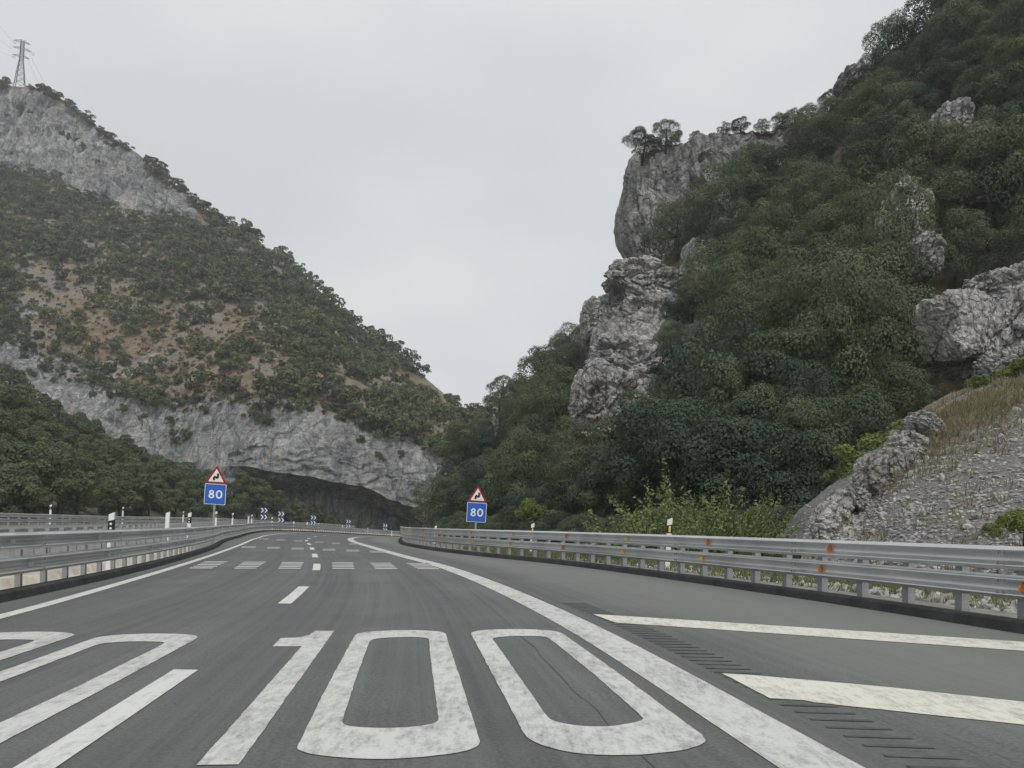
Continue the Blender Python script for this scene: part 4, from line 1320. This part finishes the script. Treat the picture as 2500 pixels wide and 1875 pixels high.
def tree_proto(seed, mat, H=5.5, rx=2.4, rz=2.1, nl=17, leaves=2600, size=.25, low=.78, **kw):
    r_ = np.random.default_rng(seed)
    zc = rz * low + .25
    H = zc + rz
    V, F, t, cen = crown(r_, rx, rz, zc, nl, leaves, size, **kw)
    cm = mesh_np('crown_%d' % seed, V, F, mat, False, {'tint': ('FACE', t)})
    tm = trunk_mb(r_, H, H * .028, cen).mesh('trunk_%d' % seed, M['bark'], True)
    return tm, cm, H

def place_tree(name, pr, loc, s, rz, label, cat='tree', group=None, tilt=(0, 0), sz=1.0):
    root = empty(name, tuple(map(float, loc)), (tilt[0], tilt[1], rz), label, cat, group)
    root.scale = (s, s, s * sz)
    if name in ('oak_tree', 'wood_tree'):
        q_ = random.Random(int(abs(loc[0] * 977 + loc[1] * 131)))
        root.scale = (s * q_.uniform(.82, 1.25), s * q_.uniform(.82, 1.2), s * sz)
    obj('trunk', pr[0], root)
    obj('crown', pr[1], root)
    return root

oak = [tree_proto(300 + i, M['leaf_oak'] if i % 3 else M['leaf_dark'], H=5.2 + .5 * (i % 3), rx=2.3 + .25 * (i % 2), rz=2.1 + .25 * (i % 3), nl=24 + 2 * i, leaves=12000, size=.112, lobe=(.20 + .01 * i, .36)) for i in range(8)]
wood = [tree_proto(340 + i, M['leaf_wood'], rx=2.0 + .2 * (i % 2), rz=2.4 + .2 * (i % 3), nl=16 + i, leaves=2600, size=.28, low=1.0, lobe=(.28, .42)) for i in range(5)]
shrubp = [tree_proto(360 + i, M['leaf_slope'], H=3.6 + .4 * i, rx=2.0 + .2 * i, rz=1.7 + .2 * (i % 2), nl=11 + i, leaves=1500, size=.34, low=.62) for i in range(5)]
brightp = [tree_proto(380 + i, M['leaf_bright'], H=3.4, rx=1.7, rz=1.6, nl=12, leaves=2200, size=.20) for i in range(2)]

def nearest_on(Pgrid, uvs, jmax=None):
    """Surface points nearest to the wanted photo positions (first visible sheet)."""
    G_ = Pgrid if jmax is None else Pgrid[:, :jmax]
    u_, v_ = img(G_)
    out = []
    f = G_.reshape(-1, 3); uu, vv = u_.ravel(), v_.ravel()
    for (a_, b_) in uvs:
        k = np.argmin((uu - a_) ** 2 + (vv - b_) ** 2)
        out.append(f[k])
    return np.array(out)

def scatter(n, box, accept, mind, r_):
    pts = []
    tries = 0
    while len(pts) < n and tries < n * 60:
        tries += 1
        u, v = box[0] + (box[1] - box[0]) * r_.random(), box[2] + (box[3] - box[2]) * r_.random()
        if not accept(u, v): continue
        md = mind(u, v) if callable(mind) else mind
        if pts:
            q = np.array(pts)
            if (((q[:, 0] - u) / md) ** 2 + ((q[:, 1] - v) / (md * .8)) ** 2).min() < 1: continue
        pts.append((u, v))
    return pts

# -- right hillside oaks: individuals
rng = np.random.default_rng(21)
def in_ell(u, v, c): return ((u - c[0]) / c[2]) ** 2 + ((v - c[1]) / c[3]) ** 2 < 1
holes = [(1800, 335, 95, 50), (1690, 410, 90, 55), (1630, 790, 85, 85), (1600, 890, 70, 60), (1540, 950, 60, 45), (1440, 1000, 30, 50), (1600, 470, 70, 90), (1540, 560, 40, 70), (1640, 395, 105, 75), (1545, 470, 45, 100), (1750, 345, 115, 50), (1530, 590, 30, 60), (1580, 690, 70, 45), (1480, 795, 45, 60), (1580, 795, 80, 65), (1530, 915, 80, 65), (1460, 1010, 35, 55), (1700, 890, 32, 50), (1715, 665, 28, 45),
         (2325, 803, 80, 95), (2285, 810, 55, 90), (2420, 810, 80, 100), (2500, 760, 80, 120), (2205, 545, 18, 70), (2085, 205, 22, 18), (2320, 300, 22, 26), (2240, 650, 18, 34)]
def ok_right(u, v):
    if v < T_v(u) - 2 or v > 1300: return False
    if u > 1985 and v > GE_v(u) - 12: return False
    if u > 2230 and 890 < v: return False
    px = 1850 / hillY(u, v)
    for h in holes:
        if in_ell(u, v - 2.6 * px, (h[0], h[1], h[2] + 2.2 * px, h[3] + 2.3 * px)) or in_ell(u, v - 8, h): return False
    return True

def near_label(what, u, v, marks):
    """Say where a thing stands by the landmark nearest to it."""
    best = min(marks, key=lambda m_: (m_[1] - u) ** 2 + (m_[2] - v) ** 2)
    du_, dv_ = u - best[1], v - best[2]
    d_ = math.hypot(du_, dv_)
    hz = 'left' if du_ < 0 else 'right'
    vt = 'above' if dv_ < 0 else 'below'
    if abs(du_) > 2.2 * abs(dv_): w_ = hz + ' of'
    elif abs(dv_) > 2.2 * abs(du_): w_ = vt
    else: w_ = vt + ' and ' + hz + ' of'
    far_ = 'just ' if d_ < 95 else ('' if d_ < 190 else 'well ')
    return '%s %s%s %s' % (what, far_, w_, best[0])
MARKS_R = [('the cliff tower', 1620, 430), ('the stepped rock outcrop', 1540, 830), ('the big boulder', 2325, 803), ('the gravel bank top', 2330, 1000), ('the bedded rocks of the bank', 2100, 1220), ('the right-hand speed sign', 1165, 1230), ('the bare skyline rock', 2105, 168), ('the light green thicket', 1760, 1200),
           ('the narrow pale rock rib', 2205, 545), ('the highest pale rock patch', 2320, 300), ('the nearer yellow delineator', 1297, 1285), ('the twin small rocks', 1700, 890)]
pts = scatter(300, (1075, 2600, -140, 1305), ok_right, lambda u, v: 48 + (u - 1100) * .022, rng)
base_pts = nearest_on(HR, pts, 70)
order = np.argsort(-base_pts[:, 1])
for q, k in enumerate(order):
    u, v = pts[k]
    s = 1.0 + .85 * rng.random() ** 1.6
    if v < T_v(u) + 40: s *= .72
    ti = int(rng.integers(len(oak)))
    what = ('small ' if s < 1.0 else ('large ' if s > 1.4 else '')) + ('olive green' if ti % 3 else 'dark green') + ' evergreen oak'
    place_tree('oak_tree', oak[ti], base_pts[k] - [0, 0, .35], s, rng.random() * 6.28, near_label(what, u, v - 45, MARKS_R), group='oaks on the right hillside', tilt=(rng.normal() * .08, rng.normal() * .08), sz=.85 + .5 * rng.random())

for u, v, h, lb_ in ((1655, 800, 3.4, 'small oak filling the hollow right of the stepped outcrop'), (1690, 770, 3.8, 'oak on the slope just above the hollow beside the outcrop'), (1640, 860, 3.0, 'low oak at the lower right corner of the pale rock face'), (1670, 730, 3.0, 'little oak between the outcrop and the small upper rock')):
    pr = oak[int(v) % 8]
    place_tree('oak_tree', pr, at(u, v, hillY(u, v) - 1.0) - [0, 0, .3], h / pr[2], u * .9, lb_, group='oaks on the right hillside')

# -- trees on top of the cliff tower
topz = lambda u: np.interp(u, np.array([1362, 1425, 1480, 1560, 1640, 1720, 1790]) * K, np.array([345, 312, 298, 284, 274, 258, 245]) * K)
for u, h, lb_ in ((1568, 5.0, 'windswept little tree leaning over the left corner of the cliff tower'), (1625, 4.6, 'second small tree on the cliff tower top, right of the leaning one'), (1700, 2.0, 'low shrub on the cliff tower edge, third from the left'),
                  (1770, 2.6, 'rounded shrub on the cliff tower top near its middle'), (1808, 2.8, 'dark shrub on the cliff tower top right of the rounded one'), (1860, 2.2, 'small bush on the cliff tower top beside the hillside trees'), (1905, 2.6, 'bush where the cliff tower top meets the wooded slope')):
    P = at(u, float(topz(u)) + 14, 113 - 4 * (u - 1560) / 400)
    pr = oak[int(u) % 8]
    place_tree('shrub' if h < 4 else 'small_tree', pr, P - [0, 0, .2], h / pr[2], u * .37, lb_, 'shrub' if h < 4 else 'tree', tilt=(0, -.22 if u < 1600 else 0), sz=.9)
# -- shrubs on the outcrop and tower face
for u, v, Y, h, lb_ in ((1560, 745, 96, 1.9, 'round dark shrub growing in the middle of the stepped outcrop'), (1500, 705, 99, 2.2, 'shrub at the upper left corner of the stepped outcrop'), (1605, 905, 94, 1.5, 'small shrub on the lower shelf of the stepped outcrop'),
                        (1490, 885, 95, 1.5, 'tiny shrub on the pale lower face of the stepped outcrop'), (1545, 895, 94.5, 1.3, 'tiny shrub in the centre of the pale lower face of the outcrop'), (1690, 455, 104, 1.4, 'tiny shrub clinging to the cliff tower face'), (1655, 330, 107, 1.3, 'tiny shrub in a crack just below the cliff tower top')):
    if v > 600: Y = min(95.0, 31.0 / (.57 - (1285 - v) / 1850) - 6) - 3.2
    pr = oak[(int(u) + 3) % 8]
    place_tree('shrub', pr, at(u, v, Y) - [0, 0, h * .3], h / pr[2], u * .7, lb_, 'shrub', sz=.8)

# -- brighter broadleaf bushes
for u, v, Y, h, lb_ in ((2160, 1150, 33, 3.2, 'bright green leafy bush at the edge of the right wood above the bank'), (2095, 1190, 32, 2.8, 'second bright green bush lower down beside the bedded rocks'), (2440, 1330, 19, 1.0, 'low bright green bush on the gravel bank at the right edge'),
                        (2500, 1310, 17, 1.1, 'bright green bush cut by the right picture edge on the gravel bank'), (1310, 1290, 55, 3.2, 'light green bush in the shade behind the nearer yellow delineator'), (2470, 930, 36, 1.6, 'green bush below the rock wall at the right edge'), (2400, 955, 35.5, 1.3, 'small green bush below the big boulder'), (2550, 900, 35, 1.8, 'green bush below the rock wall just at the right picture edge')):
    place_tree('bush', brightp[int(u) % 2], at(u, v, Y) - [0, 0, .2], h / 3.4, u * .3, lb_, 'bush', sz=.9)

# -- feathery young shrubs behind the right rail
def feather_proto(seed, mat, H=3.0, stems=34, per=46, spread=.9, size=.10):
    r_ = np.random.default_rng(seed)
    mb = MB(); C, Nn = [], []
    for k in range(stems):
        a_ = r_.random() * 6.28; rr = spread * r_.random() ** .6
        h = H * (.45 + .55 * r_.random()) * (1 - .35 * rr / spread)
        p0 = Vector((rr * .5 * math.cos(a_), rr * .5 * math.sin(a_), -.2))
        p1 = p0 + Vector((rr * .4 * math.cos(a_), rr * .4 * math.sin(a_), h * .55))
        p2 = p1 + Vector((rr * .6 * math.cos(a_) + r_.normal() * .12, rr * .6 * math.sin(a_) + r_.normal() * .12, h * .45))
        mb.tube([p0, p1, p2], [.018, .012, .004], 4)
        for q in range(per):
            t = .12 + .88 * r_.random()
            b_ = (p0.lerp(p1, t)).lerp(p1.lerp(p2, t), t)
            w = .30 * (1.05 - t) + .05
            C.append(np.array(b_) + r_.normal(size=3) * w * .55)
            Nn.append(r_.normal(size=3) + [0, -.2, .9])
    C = np.array(C); Nn = np.array(Nn); Nn /= np.linalg.norm(Nn, axis=1)[:, None]
    V, F = leaf_quads(C, Nn, size, r_, .5)
    cm = mesh_np('spray_%d' % seed, V, F, mat, False, {'tint': ('FACE', np.clip(r_.random(len(C)) * .9, 0, 1))})
    return mb.mesh('stems_%d' % seed, M['bark']), cm, H
feat = [feather_proto(400 + i, M['leaf_bush'], 2.9, 36, 85, 1.05, .095) for i in range(3)]
rng = np.random.default_rng(33)
fl = [(1640, 29, 4.7, 'tall feathery light green shrub rising left of the others behind the right rail'), (1775, 29, 4.2, 'tall feathery shrub in the middle of the light green thicket behind the right rail'), (1850, 28, 3.4, 'feathery shrub right of the tallest one in the light green thicket')]
for u, Y, h, lb_ in fl:
    P = at(u, 1300, Y); P[2] = -.3
    place_tree('feathery_shrub', feat[int(u) % 3], P, h / 2.9, u * .2, lb_, 'shrub', 'light green shrubs behind the right rail')
for u in list(range(1480, 2010, 30)):
    Y = 25 + 6 * rng.random()
    P = at(u + rng.normal() * 8, 1300, Y); P[2] = -.35
    h = (1.9 + 2.1 * rng.random() ** 1.6) * (1.2 if 1560 < u < 1900 else .75)
    place_tree('feathery_shrub', feat[rng.integers(3)], P, h / 2.9, rng.random() * 6.28, near_label('low light green shrub behind the rail', u, 1290, [('the orange-yellow delineator', 1629, 1290), ('the bedded rocks of the bank', 2010, 1290), ('the tallest feathery shrub', 1700, 1240), ('the middle feathery shrub', 1800, 1250)]), 'shrub', 'light green shrubs behind the right rail', sz=.9)
# dark undergrowth that closes the foot of the wood
for u in list(range(1100, 2030, 33)):
    Yf = float(FT_Y(u)) - 1.5
    P = at(u + rng.normal() * 8, 1300, Yf); P[2] = -.9
    pr = oak[rng.integers(8)]
    place_tree('understorey_bush', pr, P, (2.6 + 1.3 * rng.random()) / pr[2], rng.random() * 6.28, near_label('dark undergrowth bush', u, 1290, [('the right-hand speed sign', 1165, 1290), ('the nearer yellow delineator', 1297, 1290), ('the orange-yellow delineator', 1629, 1290), ('the bedded rocks of the bank', 2010, 1290), ('the light green thicket', 1800, 1290)]), 'bush', 'undergrowth at the foot of the right wood', sz=.85)

# -- front wood on the left: individuals
rng = np.random.default_rng(45)
def ok_left(u, v): return v > W_v(u) - 3 and v < 1272
pts = scatter(190, (-60, 690, 880, 1275), ok_left, lambda u, v: 29 + (v - 900) * .014, rng)
bp = nearest_on(HL, pts, 26)
MARKS_L = [('the left-hand speed sign', 520, 1190), ('the leftmost far delineator', 121, 1238), ('the second far delineator', 298, 1243), ('the third far delineator', 446, 1250), ('the left end of the cave', 620, 1180), ('the first chevron panel', 642, 1255), ('the pale cliff end', 430, 1070), ('the leftmost pale cliff', 130, 930)]
def left_label(u, v, s=1): return near_label(('small ' if s < .95 else ('large ' if s > 1.12 else '')) + 'tree of the left wood', u, v - 25, MARKS_L)
for k in range(len(pts)):
    u, v = pts[k]
    sw = .85 + .45 * rng.random()
    place_tree('wood_tree', wood[rng.integers(5)], bp[k] - [0, 0, .4], sw, rng.random() * 6.28, left_label(u, v, sw), group='trees of the left wood', sz=.9 + .25 * rng.random())
# trees standing in front of and inside the cave
for u, v, Y, s in ((610, 1262, 150, 1.0), (650, 1268, 152, .9), (690, 1272, 155, 1.0), (735, 1276, 158, 1.1), (770, 1278, 160, .95), (800, 1280, 161, .6), (590, 1230, 152, .9), (840, 1283, 163, .35), (880, 1285, 163, .35)):
    place_tree('wood_tree', wood[int(u) % 5], at(u, v, Y) - [0, 0, 1.0], s, u, left_label(u, v) if u < 780 else 'low dark bush on the floor of the cave', group='trees of the left wood')

# -- lone shrubs and trees on the mountainside: individuals where the slope is open, one mass where they close up
rng = np.random.default_rng(57)
mu, mv = img(MT)
vis = (rid > 2.95) & (rid < 5.0)
_gu, _gv = np.arange(-100, 1300, 10.0), np.arange(100, 1200, 8.0)
_gap = .34 * sstep(.05, .42, fbm(np.stack(np.meshgrid(_gu * .011, _gv * .016, indexing='ij') + [np.full((len(_gu), len(_gv)), 3.3)], -1), 3, 66))
def bare(u, v):
    g = lambda c: math.exp(-(((u - c[0]) / c[2]) ** 2 + ((v - c[1]) / c[3]) ** 2))
    gap = float(_gap[min(max(int((u + 100) / 10), 0), len(_gu) - 1), min(max(int((v - 100) / 8), 0), len(_gv) - 1)])
    return min(.95, gap + .95 * g((330, 850, 260, 115)) + .9 * g((170, 740, 130, 70)) + .75 * g((560, 790, 80, 42)) + .85 * g((790, 965, 190, 42)) + .8 * g((520, 960, 130, 40)) + .5 * g((60, 640, 60, 40)) + .5 * g((1050, 1075, 90, 40)) + .25 * g((300, 560, 200, 40)) + .7 * g((640, 900, 90, 40)))
def ok_slope(u, v):
    if v < E_v(u) + 4 or v > C_v(u) + 6: return False
    if u < 500 and v < D_v(u) + 14: return False
    return rng.random() > bare(u, v) * 1.05
dens = scatter(1250, (-60, 1180, 180, 1130), ok_slope, lambda u, v: 18 if bare(u, v) < .4 else 25, rng)
# vertices of the visible slope
f3 = MT[vis]; fu, fv = mu[vis], mv[vis]
def on_slope(u, v): return f3[np.argmin((fu - u) ** 2 + (fv - v) ** 2)]
massV, massF, massT, mb_ = [], [], [], 0
low = []
for i in range(6):
    r_ = np.random.default_rng(500 + i)
    low.append(crown(r_, 2.3, 1.9, 1.5, 11, 520, .46, jit=.22))
solo = 0
for (u, v) in dens:
    P = on_slope(u, v)
    s = (.90 + .85 * rng.random() ** 1.5) * (P[1] / 270) ** .35
    if bare(u, v) > .38 and solo < 150:
        solo += 1
        pr = shrubp[rng.integers(5)]
        s2 = s * (.35 + .55 * rng.random() ** 1.5)
        lab = near_label('lone dark shrub', u, v, [('the pylon', 48, 180), ('the middle of the upper cliff', 250, 430), ('the lower end of the upper cliff', 430, 500), ('the left end of the cave', 620, 1100), ('the middle of the cave cliff', 800, 1060), ('the right end of the cave cliff', 1040, 1130), ('the spreading skyline tree', 615, 570), ('the shrubby foot of the pale cliff', 130, 900), ('the steep end of the pale cliff', 430, 1010)])
        place_tree('mountain_shrub', pr, P - [0, 0, .3], s2, rng.random() * 6.28, lab, 'shrub', 'lone shrubs on the left mountainside', sz=.85 + .3 * rng.random())
    else:
        V, F, t, _ = low[rng.integers(6)]
        a_ = rng.random() * 6.28
        Rm = np.array([[math.cos(a_), -math.sin(a_), 0], [math.sin(a_), math.cos(a_), 0], [0, 0, .85 + .35 * rng.random()]])
        massV.append(V @ Rm.T * s * 1.15 + P); massF.append(F + mb_); mb_ += len(V)
        massT.append(np.clip(t * .75 + .5 * rng.random() - .08, 0, 1))
tag(obj('mountainside_wood', mesh_np('mountainside_wood', np.concatenate(massV), np.concatenate(massF), M['leaf_slope'], False, {'tint': ('FACE', np.concatenate(massT))})),
    'closed scrub oak wood covering the left mountainside', 'wood', kind='stuff')

# low scrub scattered over the open ground
mini = [crown(np.random.default_rng(520 + i), .75, .6, .3, 5, 46, .34) for i in range(5)]
VV, FF, TT, base = [], [], [], 0
for k in range(9000):
    if len(VV) > 2300: break
    u, v = -60 + 1240 * rng.random(), 420 + 720 * rng.random()
    if v < D_v(u) + 8 or v > C_v(u) + 14 or v < E_v(u) + 8: continue
    if rng.random() > .25 + bare(u, v): continue
    P = on_slope(u, v)
    V, F, t, _ = mini[rng.integers(5)]
    sc_ = .5 + 1.1 * rng.random() ** 2
    VV.append(V * sc_ + P); FF.append(F + base); base += len(V); TT.append(np.clip(t * .6 + .45 * rng.random(), 0, 1))
tag(obj('slope_scrub', mesh_np('slope_scrub', np.concatenate(VV), np.concatenate(FF), M['leaf_scrub'], False, {'tint': ('FACE', np.concatenate(TT))})), 'low olive and rusty scrub dotted over the bare mountainside', 'scrub', kind='stuff')

# skyline trees and shrubs of the left mountain, shrubs on its cliffs
sk = [(112, 3.8, 1.6), (135, 3.2, 1.4), (170, 3.2, 1.0), (180, 2.4, .9), (205, 2.8, 1.2), (222, 2.6, 1.1), (245, 2.6, 1.2), (262, 2.6, 1.2), (285, 2.4, 1.2), (308, 2.8, 1.1), (357, 4.0, .85), (380, 6.0, .95), (392, 4.2, .9), (405, 3.0, 1.0), (425, 3.4, 1.0), (450, 4.0, 1.0), (470, 3.6, 1.0), (495, 4.2, 1.1), (520, 4.0, 1), (545, 4.6, 1), (615, 6.5, 1.0), (8, 5.0, 1.0), (75, 2.5, .8)]
for k, (u, h, wd) in enumerate(sk):
    P = at(u, float(E_v(u)) + 6, float(E_Y(u)) - 3)
    pr = shrubp[k % 5]
    lb_ = 'spreading tree standing out on the skyline where the left ridge steepens' if u == 615 else ('open-crowned tree on the skyline at the end of the upper cliff' if u == 380 else ('shrub on the skyline just right of the pylon' if u < 190 and u > 60 else 'shrub along the skyline edge above the upper cliff'))
    o = place_tree('ridge_shrub', pr, P, h / pr[2], u * .5, lb_, 'tree' if h > 5 else 'shrub', 'skyline shrubs of the left mountain')
    wd *= 1.1 + .8 * ((k * 37) % 10) / 10
    o.scale = (h / pr[2] * wd, h / pr[2] * wd, h / pr[2])
visc = ((rid > 2.1) & (rid < 2.95)) | ((rid > 4.1) & (rid < 4.9) & (U < 480))
f4, gu_, gv_ = MT[visc], mu[visc], mv[visc]
cs = [(60, 870, 2.2), (75, 915, 3.0), (120, 890, 3.4), (135, 930, 2.0), (160, 905, 1.8), (225, 965, 2.2), (275, 965, 2.0), (300, 1000, 2.4), (350, 1020, 2.0), (420, 1030, 2.6), (428, 1060, 2.6), (455, 1065, 3.2), (430, 1080, 2.4), (620, 1015, 4.0), (650, 1035, 3.2), (505, 1005, 2.0), (925, 1115, 2.2), (880, 1075, 2.0), (935, 1125, 1.6), (980, 1110, 1.8), (170, 335, 4.5), (150, 325, 3.2), (205, 360, 3.0), (238, 395, 2.2), (50, 270, 4.0), (75, 280, 3.4), (15, 285, 3.0), (30, 375, 2.4), (148, 455, 4.0), (190, 345, 3.0), (395, 520, 3.4), (410, 525, 3.0), (285, 340, 3.2), (260, 350, 2.6)]
for k, (u, v, h) in enumerate(cs):
    P = f4[np.argmin((gu_ - u) ** 2 + (gv_ - v) ** 2)]
    pr = shrubp[k % 5]
    place_tree('cliff_shrub', pr, P - [0, 0, h * .35], h * .8 / pr[2], k * 1.7, 'dark shrub clinging to the lower cliff of the left mountain' if v > 700 else 'dark shrub clinging to the upper cliff of the left mountain', 'shrub', 'shrubs on the left cliffs', sz=1.15)

# -- grass on the gravel bank
VV, FF, TT, base = [], [], [], 0
VG, FG, TG, baseg = [], [], [], 0
rng = np.random.default_rng(71)
for k in range(9000):
    i, j = TI[rng.integers(len(TI))]
    green = rng.random() < .38
    if rng.random() > grassy[i, j] * 1.1 + .03: continue
    p = TAL[i, j]
    n = 9
    C = p + rng.normal(size=(n, 3)) * [.12, .12, .02]
    hgt = .10 + .24 * rng.random(n)
    lean = rng.normal(size=(n, 3)) * .35; lean[:, 2] = 1
    tip = C + lean * hgt[:, None]
    side = rng.normal(size=(n, 3)) * [1, .3, 0]; side /= np.linalg.norm(side, axis=1)[:, None]
    w = .018
    V = np.stack([C - side * w, C + side * w, tip + side * w * .3, tip - side * w * .3], 1).reshape(-1, 3)
    F = np.arange(n * 4).reshape(n, 4)
    if green:
        VG.append(V); FG.append(F + baseg); baseg += n * 4; TG.append(rng.random(n))
    else:
        VV.append(V); FF.append(F + base); base += n * 4; TT.append(rng.random(n))
tag(obj('dry_grass', mesh_np('dry_grass', np.concatenate(VV), np.concatenate(FF), M['grass_dry'], False, {'tint': ('FACE', np.concatenate(TT))})), 'dry tawny grass on the upper part of the gravel bank', 'grass', kind='stuff')
tag(obj('green_grass', mesh_np('green_grass', np.concatenate(VG), np.concatenate(FG), M['grass_green'], False, {'tint': ('FACE', np.concatenate(TG))})), 'sparse green grass and weeds on the gravel bank', 'grass', kind='stuff')
# weeds in the verge under the right rail
VG, FG, TG, baseg = [], [], [], 0
for k in range(4200):
    Y = 6 + 30 * rng.random()
    if Y < 15 and rng.random() < .72: continue
    x = float(xKR(Y)) + 1.9 + 2.6 * rng.random()
    n = 8
    C = np.array([x, Y, -.05]) + rng.normal(size=(n, 3)) * [.15, .15, .02]
    lean = rng.normal(size=(n, 3)) * .4; lean[:, 2] = 1
    tip = C + lean * (.06 + .14 * rng.random(n))[:, None]
    side = rng.normal(size=(n, 3)) * [1, .3, 0]; side /= np.linalg.norm(side, axis=1)[:, None]
    w = .011
    VG.append(np.stack([C - side * w, C + side * w, tip + side * w * .4, tip - side * w * .4], 1).reshape(-1, 3)); FG.append(np.arange(n * 4).reshape(n, 4) + baseg); baseg += n * 4; TG.append(rng.random(n))
tag(obj('verge_weeds', mesh_np('verge_weeds', np.concatenate(VG), np.concatenate(FG), M['grass_green'], False, {'tint': ('FACE', np.concatenate(TG))})), 'green weeds along the ditch behind the right rail', 'weeds', kind='stuff')

# ------------------------------------------------------------------ pylon on the left ridge
PY = 404.0
pb = at(48, 212, PY)
py = empty('pylon', tuple(map(float, pb)), (0, R(2.6), R(25)), 'grey lattice power pylon on the ridge at the upper left', 'pylon')
HP = 25.0
def half(z): return np.interp(z, [0, 14.5, HP], [2.5, .85, .7])
bt = .16
for sx, sy in ((-1, -1), (1, -1), (1, 1), (-1, 1)):
    MB().tube([(sx * half(z), sy * half(z), z) for z in (-2, 7, 14.5, HP)], bt, 4).build('leg', M['pylon'], py)
br = MB()
zs = [0, 3.6, 6.8, 9.6, 12.1, 14.5, 16.2, 17.9, 19.6, 21.3, 23, HP]
for a_, b_ in zip(zs[:-1], zs[1:]):
    ha, hb = half(a_), half(b_)
    cs_ = [(-1, -1), (1, -1), (1, 1), (-1, 1)]
    for k in range(4):
        p, q = cs_[k], cs_[(k + 1) % 4]
        br.tube([(p[0] * ha, p[1] * ha, a_), (q[0] * hb, q[1] * hb, b_)], .085, 4)
        br.tube([(q[0] * ha, q[1] * ha, a_), (p[0] * hb, p[1] * hb, b_)], .085, 4)
        br.tube([(p[0] * hb, p[1] * hb, b_), (q[0] * hb, q[1] * hb, b_)], .075, 4)
br.build('bracing', M['pylon'], py)
for z, l1, l2 in ((24.0, 4.0, 3.6), (20.3, 4.2, 4.4), (16.2, 4.0, 3.6)):
    arm = MB()
    for sx, L_ in ((-1, l1), (1, l2)):
        for sy in (-1, 1):
            arm.tube([(sx * .75, sy * .75, z), (sx * L_, 0, z)], .10, 4)
            arm.tube([(sx * .75, sy * .75, z + 1.0), (sx * L_, 0, z)], .09, 4)
        arm.tube([(sx * L_ * .55, -.35, z), (sx * L_ * .55, -.2, z + .5)], .06, 4)
    arm.build('crossarm', M['pylon'], py)
for z, x in ((24.0, -4.0), (20.3, 4.4), (16.2, -4.0)):
    ins = MB()
    ins.tube([(x, 0, z), (x + .1, 0, z - .9), (x + .4, 0, z - 1.7), (x + 1.0, 0, z - 1.6), (x + 1.1, 0, z - .2)], .11, 5)
    ins.build('insulator', M['pylon'], py)
def cable(label, a_, b_, sag):
    pts_ = []
    for t in np.linspace(0, 1, 24):
        p = np.array(a_) * (1 - t) + np.array(b_) * t
        p[2] -= sag * 4 * t * (1 - t)
        pts_.append(p)
    me = MB().tube(pts_, .045, 4).mesh('power_cable', M['cable'])
    tag(obj('power_cable', me), label, 'cable', 'power cables')
PT = lambda dx, z: at(48, 212, PY) + np.array([dx, 0, z])
cable('cable sloping up left from the top arm of the pylon', PT(-3.9, 24), at(-160, -210, 330), 4)
cable('cable sloping up left from the middle arm of the pylon', PT(-4.1, 20), at(-190, -120, 330), 4)
cable('cable sloping up left from the lowest arm of the pylon', PT(-3.9, 16), at(-220, -40, 330), 4)
cable('cable dropping to the right from the middle arm of the pylon', PT(4.4, 19), at(190, 330, 470), 3)
cable('cable dropping to the right from the lowest arm of the pylon', PT(3.6, 16), at(165, 330, 470), 3)

# ------------------------------------------------------------------ haze: one closed box of even pale air
HAZE = 0.0004
if HAZE > 0:
    hm = bpy.data.materials.new('haze_air')
    hm.use_nodes = True
    hn = hm.node_tree.nodes; hl = hm.node_tree.links
    hn.clear()
    ho = hn.new('ShaderNodeOutputMaterial')
    hv = hn.new('ShaderNodeVolumePrincipled')
    hv.inputs['Color'].default_value = (0.86, 0.90, 0.94, 1)
    hv.inputs['Density'].default_value = HAZE
    hl.new(hv.outputs[0], ho.inputs['Volume'])
    mb = MB()
    lo_, hi_ = (-900, -60, -10), (700, 900, 420)
    mb.box(tuple((a_ + b_) / 2 for a_, b_ in zip(lo_, hi_)), tuple(b_ - a_ for a_, b_ in zip(lo_, hi_)))
    tag(mb.build('haze', hm), 'thin pale haze filling the whole valley', 'haze', kind='stuff')
